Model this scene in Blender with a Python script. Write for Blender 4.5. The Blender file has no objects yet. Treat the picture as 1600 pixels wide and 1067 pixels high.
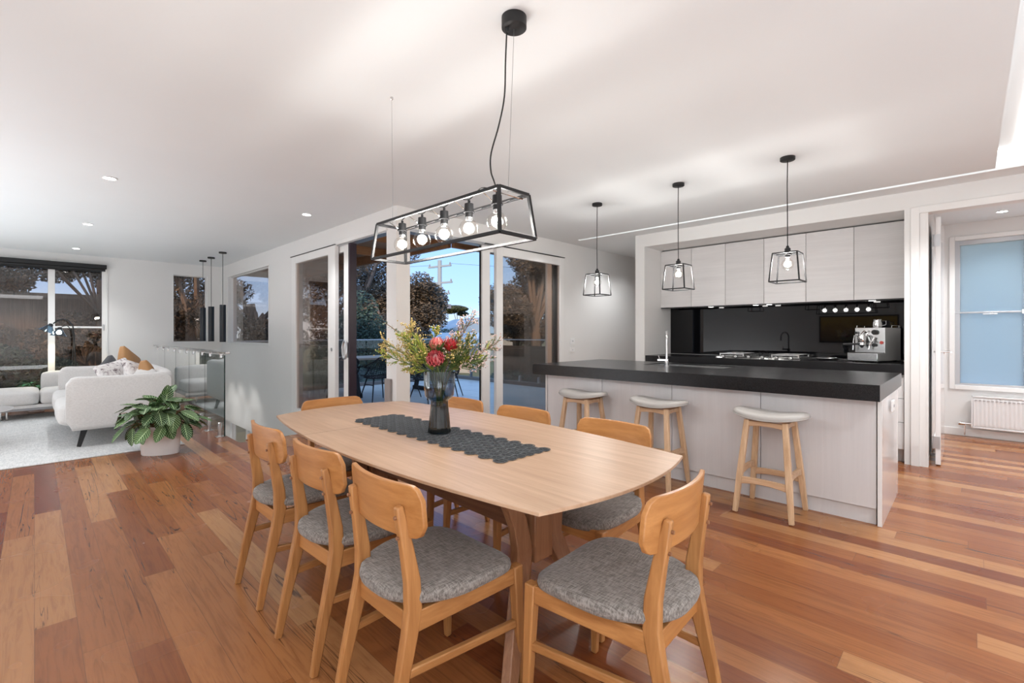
import bpy, bmesh, math, random
from mathutils import Vector, Matrix
random.seed(7)
sc = bpy.context.scene
C = sc.collection
# ------------------------------------------------------------------ camera
YAW = math.radians(44.4208)
cam = bpy.data.objects.new('camera', bpy.data.cameras.new('camera')); C.objects.link(cam)
cam.location = (0, 0, 1.222)
cam.rotation_euler = (math.pi/2, 0, YAW - math.pi/2)
cam.data.sensor_width = 36; cam.data.lens = 731.24/1600*36
cam.data.shift_y = -(533.5-520.3)/1600
cam.data.clip_start = 0.02; cam.data.clip_end = 500
sc.camera = cam
sc.view_settings.view_transform = 'Standard'
sc.view_settings.look = 'None'; sc.view_settings.gamma = 1; sc.view_settings.use_curve_mapping = False
sc.view_settings.exposure = 0.80
# ------------------------------------------------------------------ world
W = bpy.data.worlds.new('dusk_sky'); sc.world = W; W.use_nodes = True
nt = W.node_tree; nt.nodes.clear()
o = nt.nodes.new('ShaderNodeOutputWorld'); bg = nt.nodes.new('ShaderNodeBackground')
tc = nt.nodes.new('ShaderNodeTexCoord'); sp = nt.nodes.new('ShaderNodeSeparateXYZ'); cr = nt.nodes.new('ShaderNodeValToRGB')
nt.links.new(tc.outputs['Generated'], sp.inputs[0]); nt.links.new(sp.outputs['Z'], cr.inputs[0])
e = cr.color_ramp.elements
e[0].position = 0.0; e[0].color = (.50, .62, .76, 1); e[1].position = .9; e[1].color = (.30, .44, .66, 1)
for p, c in ((.07, (.33, .51, .82, 1)), (.30, (.17, .36, .78, 1))):
    k = e.new(p); k.color = c
nt.links.new(cr.outputs[0], bg.inputs[0]); bg.inputs[1].default_value = 1.1
nt.links.new(bg.outputs[0], o.inputs[0])
sl_ = bpy.data.lights.new('evening_sun', 'SUN'); sl_.energy = 2.2; sl_.angle = math.radians(8); sl_.color = (1, .80, .62)
so_ = bpy.data.objects.new('evening_sun', sl_); C.objects.link(so_)
so_.rotation_euler = Vector((.74, .62, -.27)).to_track_quat('-Z', 'Y').to_euler()
# ------------------------------------------------------------------ light levels
K_DOWN = 30.0      # ceiling downlights and added fill spots (W)
K_BULB = 3.8       # each globe of the linear pendant
K_PEND = 10.5      # each island pendant
SLOT_E = 2.2
FILL = 40.0        # base level of the added area fills
def point(name, loc, w, r=.02, col=(1, .985, .96)):
    l = bpy.data.lights.new(name, 'POINT'); l.energy = w; l.shadow_soft_size = r; l.color = col
    ob = bpy.data.objects.new(name, l); C.objects.link(ob); ob.location = loc; return ob
def spot(name, loc, w, ang=110, blend=.6, col=(.97, .985, 1), r=.03):
    l = bpy.data.lights.new(name, 'SPOT'); l.energy = w; l.spot_size = math.radians(ang); l.spot_blend = blend
    l.shadow_soft_size = r; l.color = col
    ob = bpy.data.objects.new(name, l); C.objects.link(ob); ob.location = loc; return ob
def area(name, loc, rot, sx, sy, w, col=(.90, .95, 1)):
    l = bpy.data.lights.new(name, 'AREA'); l.shape = 'RECTANGLE'; l.size = sx; l.size_y = sy; l.energy = w; l.color = col
    ob = bpy.data.objects.new(name, l); C.objects.link(ob); ob.location = loc; ob.rotation_euler = rot; return ob
area('room_fill', (-.9, -1.6, 2.45), (0, 0, 0), 2.2, 2.2, FILL)  # added soft fill under the ceiling, no such fixture in the room
area('room_fill', (-.8, -1.4, .06), (math.pi, 0, 0), 2.4, 2.4, FILL*1.25, (.80, .92, 1))  # added upward fill at floor level to brighten the ceiling
area('living_fill', (-1.95, 6.8, .06), (math.pi, 0, 0), .8, 6.0, FILL*2.5, (.90, .95, 1))  # added upward fill brightening the living room, not a fitting
area('room_fill', (2.4, -2.0, .06), (math.pi, 0, 0), 2.4, 1.6, FILL*.55, (.80, .92, 1))  # second added floor-level fill, for the ceiling on the right
area('hall_fill', (6.7, -1.6, 2.4), (0, 0, 0), 1.0, 1.5, FILL*.35)  # added soft fill brightening the hall, no such lamp there
# ------------------------------------------------------------------ materials
MATS = {}
def mat(name, col=(.8, .8, .8), rough=.5, metal=0, spec=.5, coat=0, emit=None, es=0, trans=0, ior=1.45, sheen=0):
    if name in MATS: return MATS[name]
    m = bpy.data.materials.new(name); m.use_nodes = True; b = m.node_tree.nodes['Principled BSDF']
    b.inputs['Base Color'].default_value = (*col, 1); b.inputs['Roughness'].default_value = rough
    b.inputs['Metallic'].default_value = metal; b.inputs['Specular IOR Level'].default_value = spec
    b.inputs['Coat Weight'].default_value = coat; b.inputs['Coat Roughness'].default_value = .08
    b.inputs['Transmission Weight'].default_value = trans; b.inputs['IOR'].default_value = ior
    b.inputs['Sheen Weight'].default_value = sheen
    if emit: b.inputs['Emission Color'].default_value = (*emit, 1); b.inputs['Emission Strength'].default_value = es
    MATS[name] = m; return m
class NT:
    def __init__(s, m): s.t = m.node_tree; s.b = s.t.nodes.get('Principled BSDF')
    def n(s, ty, **kw):
        x = s.t.nodes.new('ShaderNode'+ty)
        for k, v in kw.items(): setattr(x, k, v)
        return x
    def l(s, a, b): s.t.links.new(a, b)
    def val(s, sock, v):
        if hasattr(v, 'is_output') or isinstance(v, bpy.types.NodeSocket): s.l(v, sock)
        else: sock.default_value = v
    def m(s, op, a, b=0, c=0):
        x = s.n('Math', operation=op); s.val(x.inputs[0], a); s.val(x.inputs[1], b)
        if len(x.inputs) > 2: s.val(x.inputs[2], c)
        return x.outputs[0]
    def coord(s, kind='Object', scale=(1, 1, 1), off=None):
        t = s.n('TexCoord'); mp = s.n('Mapping'); mp.inputs['Scale'].default_value = scale
        s.l(t.outputs[kind], mp.inputs[0])
        if off is not None: s.l(off, mp.inputs['Location'])
        return mp.outputs[0]
    def noise(s, vec, scale=5, detail=3, rough=.5, dist=0):
        x = s.n('TexNoise'); x.inputs['Scale'].default_value = scale; x.inputs['Detail'].default_value = detail
        x.inputs['Roughness'].default_value = rough; x.inputs['Distortion'].default_value = dist
        s.l(vec, x.inputs['Vector']); return x.outputs[0]
    def ramp(s, f, stops, interp='LINEAR'):
        x = s.n('ValToRGB'); x.color_ramp.interpolation = interp; e = x.color_ramp.elements
        e[0].position, c = stops[0]; e[0].color = (*c, 1)
        e[1].position, c = stops[-1]; e[1].color = (*c, 1)
        for p, c in stops[1:-1]: k = e.new(p); k.color = (*c, 1)
        s.l(f, x.inputs[0]); return x.outputs[0]
    def mix(s, f, a, b, mode='MIX'):
        x = s.n('Mix', data_type='RGBA', blend_type=mode); s.val(x.inputs[0], f)
        for so, v in ((x.inputs[6], a), (x.inputs[7], b)):
            if isinstance(v, tuple): so.default_value = (*v, 1)
            else: s.l(v, so)
        return x.outputs[2]
    def bump(s, h, strength=.3, dist=.01):
        x = s.n('Bump'); x.inputs['Strength'].default_value = strength; x.inputs['Distance'].default_value = dist
        s.l(h, x.inputs['Height']); s.l(x.outputs[0], s.b.inputs['Normal'])
def paint(name, col, rough=.6, b=.05, sc_=60):
    m = mat(name, col, rough); N = NT(m); v = N.coord()
    n = N.noise(v, sc_, 2); N.bump(n, b, .002)
    n2 = N.noise(v, 1.3, 2)
    N.l(N.mix(n2, tuple(x*.97 for x in col), tuple(min(1, x*1.02) for x in col)), N.b.inputs['Base Color'])
    return m
def wood(name, dark, light, axis='z', rough=.35, g=1.0, coat=0, spec=.5):
    m = mat(name, light, rough, coat=coat, spec=spec); N = NT(m)
    s = {'x': (1.2, 22, 22), 'y': (22, 1.2, 22), 'z': (22, 22, 1.2)}[axis]
    oi = N.n('ObjectInfo'); cx = N.n('CombineXYZ')
    r = N.m('MULTIPLY', oi.outputs['Random'], 30.0); N.l(r, cx.inputs[0]); N.l(r, cx.inputs[1])
    v = N.coord('Object', s, cx.outputs[0])
    a = N.noise(v, 1.6*g, 6, .6, .6); b = N.noise(v, 7*g, 3, .6)
    f = N.m('ADD', N.m('MULTIPLY', a, .75), N.m('MULTIPLY', b, .25))
    col = N.ramp(f, [(.33, dark), (.5, tuple((x+y)/2 for x, y in zip(dark, light))), (.64, light)])
    hsv = N.n('HueSaturation'); N.l(col, hsv.inputs['Color'])
    N.l(N.m('ADD', N.m('MULTIPLY', oi.outputs['Random'], .14), .93), hsv.inputs['Value'])
    N.l(hsv.outputs[0], N.b.inputs['Base Color']); N.bump(b, .04, .003)
    return m
def linen(name, c0, c1, sc_=110, rough=.95, b=.35, stretch=9):
    m = mat(name, c0, rough, spec=.15, sheen=.2); N = NT(m)
    x = N.noise(N.coord('Object', (1, stretch, 3)), sc_*.22, 3, .7); y = N.noise(N.coord('Object', (stretch, 1, 3)), sc_*.22, 3, .7)
    f = N.m('MULTIPLY', N.m('ADD', x, y), .5)
    N.l(N.ramp(f, [(.40, c0), (.60, c1)]), N.b.inputs['Base Color']); N.bump(f, b, .003)
    return m
def glass(name, tint=(.95, .97, .97), rough=0.0, ior=1.5, gloss=(1, 1, 1), kf=1.0):
    m = bpy.data.materials.new(name); m.use_nodes = True; MATS[name] = m
    t = m.node_tree; t.nodes.clear(); N = NT(m)
    out = N.n('OutputMaterial'); mx = N.n('MixShader'); tr = N.n('BsdfTransparent'); gl = N.n('BsdfGlossy'); ge = N.n('NewGeometry'); dt = N.n('VectorMath', operation='DOT_PRODUCT'); N.l(ge.outputs['Incoming'], dt.inputs[0]); N.l(ge.outputs['Normal'], dt.inputs[1])
    tr.inputs[0].default_value = (*tint, 1); gl.inputs[0].default_value = (*gloss, 1); gl.inputs['Roughness'].default_value = rough
    f0 = ((ior-1)/(ior+1))**2; fr = N.m('ADD', f0, N.m('MULTIPLY', 1-f0, N.m('POWER', N.m('SUBTRACT', 1, N.m('MINIMUM', 1, N.m('ABSOLUTE', dt.outputs['Value']))), 5)))
    N.l(N.m('MINIMUM', N.m('MULTIPLY', fr, kf), 1.0), mx.inputs[0]); N.l(tr.outputs[0], mx.inputs[1]); N.l(gl.outputs[0], mx.inputs[2])
    N.l(mx.outputs[0], out.inputs[0]); return m

M_WALL = paint('wall_paint', (.80, .79, .775), .65)
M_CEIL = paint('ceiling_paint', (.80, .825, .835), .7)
M_TRIM = paint('white_trim', (.84, .83, .815), .3, .02)
M_PILLAR = paint('warm_white_jamb', (.80, .77, .73), .5, .02)
M_GLOSSW = mat('gloss_white', (.82, .81, .81), .12, coat=.5)
M_ALU = mat('aluminium', (.55, .56, .58), .35, .9)
M_STEEL = mat('brushed_steel', (.62, .62, .62), .22, 1)
M_CHROME = mat('chrome', (.8, .8, .8), .08, 1)
M_BLACK = mat('black_metal', (.012, .012, .013), .5)
M_BLACKM = mat('matt_black', (.015, .015, .016), .6)
M_DARKFR = mat('dark_door_edge', (.03, .015, .025), .4)
M_CORD = mat('black_cord', (.01, .01, .01), .5)
M_WIRE = mat('steel_wire', (.35, .35, .36), .4, .8)
M_TINT = glass('tinted_window_glass', (.84, .77, .72), 0.0, 1.5, kf=1.0)
M_CLEAR = glass('clear_glass', (.93, .96, .955), 0.0, 1.5)
M_BALU = glass('balustrade_glass', (.88, .94, .93), 0.0, 1.5, kf=2.0)
M_GEDGE = mat('glass_edge', (.01, .03, .03), .1)
M_BULBG = glass('bulb_glass', (.97, .96, .94), 0.0, 1.45)
M_VASE1 = glass('smoked_glass', (.58, .64, .67), 0.02, 1.5, kf=1.3)
M_VASE2 = glass('dark_smoked_glass', (.27, .31, .32), 0.02, 1.5, kf=1.3)
M_SPLASH = mat('black_glass', (.004, .004, .005), .02, spec=.45)
M_DOWN = mat('lamp_lens', (1, 1, 1), .5, emit=(1, .97, .93), es=14)
M_FIL = mat('lit_filament', (1, 1, 1), .5, emit=(1, .93, .82), es=60)
M_SLOT = mat('led_strip', (1, 1, 1), .5, emit=(1, .98, .95), es=SLOT_E)
M_OAK_Z = wood('oak_upright', (.33, .135, .042), (.50, .235, .082), 'z', .38)
M_OAK_X = wood('oak_rail', (.33, .135, .042), (.50, .235, .082), 'x', .38)
M_OAK_Y = wood('oak_back', (.38, .155, .045), (.54, .25, .085), 'y', .33, .7)
M_TABLE = wood('oak_tabletop', (.40, .25, .155), (.52, .345, .23), 'y', .40, .8)
M_TABLEU = wood('walnut_trestle', (.20, .085, .04), (.34, .16, .08), 'z', .35)
M_TABLEB = wood('walnut_beam', (.15, .065, .035), (.26, .125, .07), 'y', .3)
M_STOOL = wood('ash_leg', (.52, .32, .18), (.74, .52, .33), 'z', .4)
M_STOOLR = wood('ash_rail', (.50, .30, .17), (.72, .49, .31), 'y', .4)
M_LEATHER = mat('grey_leather', (.46, .435, .41), .42)
M_SEAT = linen('grey_linen', (.125, .106, .094), (.33, .295, .268), 130)
M_SOFA = linen('pale_grey_upholstery', (.55, .535, .525), (.68, .665, .655), 260, b=.12)
M_BENCH = mat('dark_stone', (.028, .028, .031), .24, spec=.32); 
N = NT(M_BENCH); nz = N.noise(N.coord(), 260, 2); N.l(N.ramp(nz, [(.35, (.008, .008, .009)), (.7, (.024, .024, .026))]), N.b.inputs['Base Color'])
M_CABW = wood('cabinet_laminate', (.66, .64, .635), (.73, .71, .705), 'y', .35, .6)
M_ISLW = wood('island_laminate', (.655, .635, .64), (.70, .68, .685), 'z', .35, .6)
M_KICK = paint('kickboard', (.62, .61, .60), .4, .02)
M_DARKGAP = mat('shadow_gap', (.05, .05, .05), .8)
M_POT = mat('white_glazed_pot', (.88, .85, .845), .35)
M_SOIL = mat('soil', (.04, .025, .015), .95)
M_RIB = wood('eave_timber', (.22, .10, .04), (.38, .19, .085), 'x', .6)
M_GREY = mat('grey_plastic', (.30, .27, .26), .5)
M_PLASTW = mat('white_plastic', (.86, .86, .86), .3)
M_HOLE = mat('dark_hole', (.02, .02, .02), .8)

# floor boards (run along world Y)
def boards(name, w, L, cols, rough=.21, gap=.0022):
    m = mat(name, (.4, .2, .1), rough, spec=.42); N = NT(m)
    t = N.n('TexCoord'); s = N.n('SeparateXYZ'); N.l(t.outputs['Object'], s.inputs[0]); X, Y = s.outputs[0], s.outputs[1]
    i = N.m('FLOOR', N.m('DIVIDE', X, w))
    wn = N.n('TexWhiteNoise', noise_dimensions='1D'); N.l(i, wn.inputs['W'])
    yy = N.m('DIVIDE', N.m('ADD', Y, N.m('MULTIPLY', wn.outputs[0], 7.3)), L)
    j = N.m('FLOOR', yy)
    cv = N.n('CombineXYZ'); N.l(i, cv.inputs[0]); N.l(j, cv.inputs[1])
    w2 = N.n('TexWhiteNoise', noise_dimensions='2D'); N.l(cv.outputs[0], w2.inputs['Vector'])
    base = N.ramp(w2.outputs[0], cols)
    gv = N.n('CombineXYZ'); N.l(N.m('MULTIPLY', X, 26), gv.inputs[0]); N.l(N.m('ADD', N.m('MULTIPLY', Y, 1.7), N.m('MULTIPLY', w2.outputs[0], 40)), gv.inputs[1]); N.l(N.m('MULTIPLY', w2.outputs[0], 9), gv.inputs[2])
    g = N.noise(gv.outputs[0], 1.5, 6, .62, 1.6)
    c1 = N.mix(N.ramp(g, [(.30, (.55, .55, .55)), (.55, (0, 0, 0))]), base, N.mix(1.0, base, (.50, .42, .38), 'MULTIPLY'))
    gv2 = N.n('CombineXYZ'); N.l(N.m('MULTIPLY', X, 11), gv2.inputs[0]); N.l(N.m('ADD', N.m('MULTIPLY', Y, .45), N.m('MULTIPLY', w2.outputs[0], 70)), gv2.inputs[1])
    v = N.noise(gv2.outputs[0], 1.1, 3, .5, 1.0)
    vein = N.ramp(N.m('ABSOLUTE', N.m('SUBTRACT', v, .625)), [(.0, (.9, .9, .9)), (.003, (.6, .6, .6)), (.008, (0, 0, 0))])
    c2 = N.mix(vein, c1, (.05, .022, .012))
    gv3 = N.n('CombineXYZ'); N.l(N.m('MULTIPLY', X, 6), gv3.inputs[0]); N.l(N.m('MULTIPLY', Y, 2.2), gv3.inputs[1])
    vo = N.n('TexVoronoi'); vo.inputs['Scale'].default_value = .8; N.l(gv3.outputs[0], vo.inputs['Vector'])
    knot = N.ramp(vo.outputs['Distance'], [(.0, (.8, .8, .8)), (.02, (.5, .5, .5)), (.045, (0, 0, 0))])
    c2 = N.mix(knot, c2, (.07, .03, .016))
    fx = N.m('FRACT', N.m('DIVIDE', X, w)); ex = N.m('LESS_THAN', N.m('MINIMUM', fx, N.m('SUBTRACT', 1, fx)), gap/w/2)
    fy = N.m('FRACT', yy); ey = N.m('LESS_THAN', N.m('MINIMUM', fy, N.m('SUBTRACT', 1, fy)), gap/L/2)
    e = N.m('MAXIMUM', ex, ey)
    N.l(N.mix(N.m('MULTIPLY', e, .55), c2, (.10, .045, .022)), N.b.inputs['Base Color'])
    big = N.noise(t.outputs['Object'], 2.5, 2)
    N.l(N.m('ADD', N.m('MULTIPLY', big, .12), rough-.01), N.b.inputs['Roughness'])
    N.bump(N.m('MULTIPLY', e, -1), .10, .002)
    return m
M_FLOOR = boards('spotted_gum_boards', .128, 1.75, [(.0, (.185, .050, .015)), (.22, (.23, .072, .021)), (.48, (.275, .096, .030)), (.68, (.32, .122, .040)), (.85, (.355, .148, .054)), (1, (.43, .215, .09))])
M_DECK = paint('pale_deck_tile', (.42, .43, .43), .35, .02)
N = NT(M_DECK); br = N.n('TexBrick'); br.inputs['Scale'].default_value = 1; br.offset = 0
br.inputs['Brick Width'].default_value = .6; br.inputs['Row Height'].default_value = .6; br.inputs['Mortar Size'].default_value = .004
br.inputs['Color1'].default_value = (.60, .61, .60, 1); br.inputs['Color2'].default_value = (.66, .66, .64, 1); br.inputs['Mortar'].default_value = (.2, .2, .2, 1)
N.l(N.coord(), br.inputs['Vector']); N.l(br.outputs[0], N.b.inputs['Base Color'])
def leafmat(name, c0, c1, c2, rough=.6):
    m = mat(name, c1, rough); N = NT(m); n = N.noise(N.coord('Object'), 1.8, 4, .7)
    g = N.n('NewGeometry')
    f = N.m('ADD', N.m('MULTIPLY', n, .6), N.m('MULTIPLY', g.outputs['Random Per Island'], .45))
    N.l(N.ramp(f, [(.3, c0), (.55, c1), (.85, c2)]), N.b.inputs['Base Color'])
    return m
M_TREE = leafmat('brown_green_foliage', (.04, .032, .018), (.11, .078, .045), (.26, .18, .11))
M_TREE2 = leafmat('blue_green_foliage', (.018, .036, .026), (.05, .085, .055), (.12, .16, .11))
M_TREE3 = leafmat('olive_foliage', (.03, .035, .012), (.09, .10, .035), (.2, .19, .08))
M_BARK = paint('grey_brown_bark', (.22, .16, .12), .9, .5, 14)
M_GRASS = paint('dry_lawn', (.26, .22, .10), .95, .5, 40)
M_FENCE = wood('fence_paling', (.10, .07, .05), (.19, .135, .10), 'z', .8)
M_ROOF = mat('blue_grey_roof', (.30, .38, .45), .5)
M_BRICK = paint('pale_render', (.55, .50, .45), .8)

# ------------------------------------------------------------------ mesh builder
ORG = {}
class B:
    def __init__(s): s.v = []; s.f = []
    def add(s, vs, fs):
        k = len(s.v); s.v += [tuple(p) for p in vs]; s.f += [tuple(i+k for i in f) for f in fs]; return s
    def box(s, x0, y0, z0, x1, y1, z1):
        return s.add([(x0,y0,z0),(x1,y0,z0),(x1,y1,z0),(x0,y1,z0),(x0,y0,z1),(x1,y0,z1),(x1,y1,z1),(x0,y1,z1)],
              [(3,2,1,0),(4,5,6,7),(0,1,5,4),(1,2,6,5),(2,3,7,6),(3,0,4,7)])
    def loft(s, rings, cap=True, closed=False):
        n = len(rings[0]); k = len(s.v); m = len(rings)
        for r in rings: s.v += [tuple(p) for p in r]
        for a in range(m if closed else m-1):
            for i in range(n):
                b = (a+1) % m; j = (i+1) % n
                s.f.append((k+a*n+i, k+a*n+j, k+b*n+j, k+b*n+i))
        if cap and not closed:
            s.f.append(tuple(k+i for i in range(n))[::-1]); s.f.append(tuple(k+(m-1)*n+i for i in range(n)))
        return s
    def beam(s, pts, ws, hs, side=(0, 1, 0)):
        """rectangular bar along pts; ws along 'side', hs across"""
        pts = [Vector(p) for p in pts]; n = len(pts); side = Vector(side).normalized()
        if not isinstance(ws, (list, tuple)): ws = [ws]*n
        if not isinstance(hs, (list, tuple)): hs = [hs]*n
        R = []
        for i, p in enumerate(pts):
            d = (pts[min(i+1, n-1)]-pts[max(i-1, 0)]).normalized()
            a = (side - d*side.dot(d)).normalized(); b = d.cross(a)
            w, h = ws[i]/2, hs[i]/2
            R.append([p+a*w+b*h, p-a*w+b*h, p-a*w-b*h, p+a*w-b*h])
        return s.loft(R)
    def tube(s, pts, r, n=8, cap=True, closed=False):
        pts = [Vector(p) for p in pts]; m = len(pts)
        if not isinstance(r, (list, tuple)): r = [r]*m
        R = []; a = None
        for i, p in enumerate(pts):
            if closed: d = (pts[(i+1) % m]-pts[i-1]).normalized()
            else: d = (pts[min(i+1, m-1)]-pts[max(i-1, 0)]).normalized()
            if a is None: a = d.orthogonal().normalized()
            a = (a - d*a.dot(d)).normalized(); b = d.cross(a)
            R.append([p+(a*math.cos(t)+b*math.sin(t))*r[i] for t in [2*math.pi*k/n for k in range(n)]])
        return s.loft(R, cap, closed)
    def lathe(s, c, prof, n=24, axis='z', sx=1, sy=1, cap=True, rib=0, nr=12):
        R = []
        for r, z in prof:
            ring = []
            for k in range(n):
                t = 2*math.pi*k/n; rr = r*(1+rib*math.cos(nr*t)); x, y = rr*math.cos(t)*sx, rr*math.sin(t)*sy
                p = {'z': (x, y, z), 'x': (z, x, y), 'y': (x, z, y)}[axis]
                ring.append((c[0]+p[0], c[1]+p[1], c[2]+p[2]))
            R.append(ring)
        return s.loft(R, cap)
    def prism(s, poly, z0, z1, f=lambda a, b, c: (a, b, c)):
        n = len(poly); vs = [f(a, b, z0) for a, b in poly]+[f(a, b, z1) for a, b in poly]
        return s.add(vs, [tuple(range(n))[::-1], tuple(range(n, 2*n))]+[(i, (i+1) % n, n+(i+1) % n, n+i) for i in range(n)])
    def sheet(s, fn, nu, nv):
        k = len(s.v); s.v += [tuple(fn(i/nu, j/nv)) for i in range(nu+1) for j in range(nv+1)]
        s.f += [(k+i*(nv+1)+j, k+(i+1)*(nv+1)+j, k+(i+1)*(nv+1)+j+1, k+i*(nv+1)+j+1) for i in range(nu) for j in range(nv)]; return s
    def ball(s, c, rx, ry=None, rz=None, n=16, m=10):
        ry = ry or rx; rz = rz or rx; k = len(s.v)
        s.v.append((c[0], c[1], c[2]-rz))
        for a in range(1, m):
            ph = math.pi*a/m
            for b in range(n):
                t = 2*math.pi*b/n; s.v.append((c[0]+rx*math.sin(ph)*math.cos(t), c[1]+ry*math.sin(ph)*math.sin(t), c[2]-rz*math.cos(ph)))
        s.v.append((c[0], c[1], c[2]+rz)); top = len(s.v)-1
        for b in range(n):
            s.f.append((k, k+1+(b+1) % n, k+1+b)); s.f.append((top, k+1+(m-2)*n+b, k+1+(m-2)*n+(b+1) % n))
            for a in range(m-2): s.f.append((k+1+a*n+b, k+1+a*n+(b+1) % n, k+1+(a+1)*n+(b+1) % n, k+1+(a+1)*n+b))
        return s
    def rot(s, M, k=0):
        s.v[k:] = [tuple(M @ Vector(p)) for p in s.v[k:]]; return s
def tag(o, label=None, cat=None, group=None, kind=None):
    if label: o['label'] = label
    if cat: o['category'] = cat
    if group: o['group'] = group
    if kind: o['kind'] = kind
    return o
def thing(name, label, cat, loc=(0, 0, 0), group=None, rz=0, world=False):
    o = bpy.data.objects.new(name, None); C.objects.link(o); o.location = loc; o.rotation_euler = (0, 0, rz)
    o.empty_display_size = .1; tag(o, label, cat, group); ORG[o.name] = Vector(loc) if world else Vector((0, 0, 0)); return o
def obj(name, b, m, parent=None, bevel=0, smooth=True, sub=0, solid=0, ang=38, loc=None, fix=True, seg=2):
    me = bpy.data.meshes.new(name)
    off = Vector((0, 0, 0))
    if parent is not None: off = ORG[parent.name]
    elif loc is not None: off = Vector(loc)
    me.from_pydata([tuple(Vector(p)-off) for p in b.v], [], b.f)
    if fix:
        bm = bmesh.new(); bm.from_mesh(me); bmesh.ops.recalc_face_normals(bm, faces=bm.faces); bm.to_mesh(me); bm.free()
    me.materials.append(m)
    if smooth:
        me.shade_smooth()
        if not sub: me.set_sharp_from_angle(angle=math.radians(ang))
    o = bpy.data.objects.new(name, me); C.objects.link(o)
    if parent is not None: o.parent = parent
    elif loc is not None: o.location = loc
    ORG[o.name] = off
    if solid: k = o.modifiers.new('solid', 'SOLIDIFY'); k.thickness = solid; k.offset = 0
    if bevel: k = o.modifiers.new('bevel', 'BEVEL'); k.width = bevel; k.segments = seg; k.limit_method = 'ANGLE'; k.angle_limit = math.radians(40)
    if sub: k = o.modifiers.new('sub', 'SUBSURF'); k.levels = sub; k.render_levels = sub
    return o
def struct(name, b, m, parent=None, bevel=0, **kw):
    o = obj(name, b, m, parent, bevel, **kw)
    if parent is None: o['kind'] = 'structure'
    return o
def dup(root, loc, rz=0, label=None, group=None):
    r = root.copy(); C.objects.link(r); r.location = loc; r.rotation_euler = (0, 0, rz)
    if label: r['label'] = label
    if group: r['group'] = group
    for ch in list(root.children):
        c = ch.copy(); C.objects.link(c); c.parent = r
        for g in list(ch.children):
            d = g.copy(); C.objects.link(d); d.parent = c
    return r

# ------------------------------------------------------------------ the shell
H = 2.533
XL, YB = -2.45, -3.2
YF, XW, YD, XK, XR = 10.66, 2.6, 4.2, 5.683, 7.75
T = .14
# floor with the stair void cut out (x 1.6..2.6, y 5.815..10.66)
b = B()
b.box(XL, YB, -.22, XR, 4.2, 0); b.box(XL, 4.2, -.22, XW, 5.815, 0); b.box(XL, 5.815, -.22, 1.60, YF, 0)
struct('floor', b, M_FLOOR, smooth=False)
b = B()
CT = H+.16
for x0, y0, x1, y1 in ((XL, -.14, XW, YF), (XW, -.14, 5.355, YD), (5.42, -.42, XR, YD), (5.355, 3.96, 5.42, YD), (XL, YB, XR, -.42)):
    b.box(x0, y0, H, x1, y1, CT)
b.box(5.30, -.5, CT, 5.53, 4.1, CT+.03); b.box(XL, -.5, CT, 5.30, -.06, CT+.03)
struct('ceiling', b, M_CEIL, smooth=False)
b = B().box(5.375, -.36, CT-.03, 5.40, 3.93, CT-.012); b.box(XL+.1, -.30, CT-.03, 5.34, -.26, CT-.012)
tag(obj('led_strip', b, M_SLOT), 'bright white lighting strip recessed in the long ceiling slot by the kitchen', 'strip light')
def wall_with_holes(axis, c, a0, a1, z0, z1, holes, th):
    """axis 'x': plane x=c, spans y; boxes around rectangular holes (a0,a1,z0,z1); th signed thickness"""
    b = B(); holes = sorted(holes); cur = a0
    def bx(p, q, r, s_):
        if q-p < 1e-4 or s_-r < 1e-4: return
        if axis == 'x': b.box(min(c, c+th), p, r, max(c, c+th), q, s_)
        else: b.box(p, min(c, c+th), r, q, max(c, c+th), s_)
    for h0, h1, hz0, hz1 in holes:
        bx(cur, h0, z0, z1); bx(h0, h1, z0, hz0); bx(h0, h1, hz1, z1); cur = h1
    bx(cur, a1, z0, z1); return b
struct('wall_far', wall_with_holes('y', YF, XL-T, XW+T, -2.7, H+.2, [(-2.1, .87, .22, 2.36), (1.821, 2.356, 1.05, 2.315)], T), M_WALL, smooth=False)
struct('wall_stair', wall_with_holes('x', XW, YD, YF, -.47, H+.2, [(4.401, 6.96, 0, 2.318), (7.945, 10.148, 1.045, 2.292)], T), M_WALL, smooth=False)
struct('wall_deck', wall_with_holes('y', YD, XW+T, XR+T, -.2, H+.2, [(2.752, 5.27, 0, 2.318)], T), M_WALL, smooth=False)
struct('wall_left', B().box(XL-T, YB, -.2, XL, YF, H+.2), M_WALL, smooth=False)
struct('wall_behind', B().box(XL-T, YB-T, -.2, XR+T, YB, H+.2), M_WALL, smooth=False)
struct('wall_hall', wall_with_holes('x', XR, YB, YD, -.2, H+.2, [(-.47, .135, .60, 2.325)], T), M_WALL, smooth=False)
# kitchen wall, bulkhead and niche
b = B()
b.box(XK, 3.10, 0, XK+.78, 3.235, H); b.box(XK, .29, 0, XK+.78, .442, H)
b.box(XK, .442, 2.37, XK+.78, 3.10, H); b.box(XK+.765, .442, 0, XK+.86, 3.10, 2.37)
struct('wall_kitchen', b, M_WALL, smooth=False)
struct('wall_hall_side', B().box(XK+.78, .29, 0, XR, .40, H), M_WALL, smooth=False)
struct('wall_opening', B().box(XK, YB, 2.318, XK+.12, .29, H), M_WALL, smooth=False)
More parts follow.
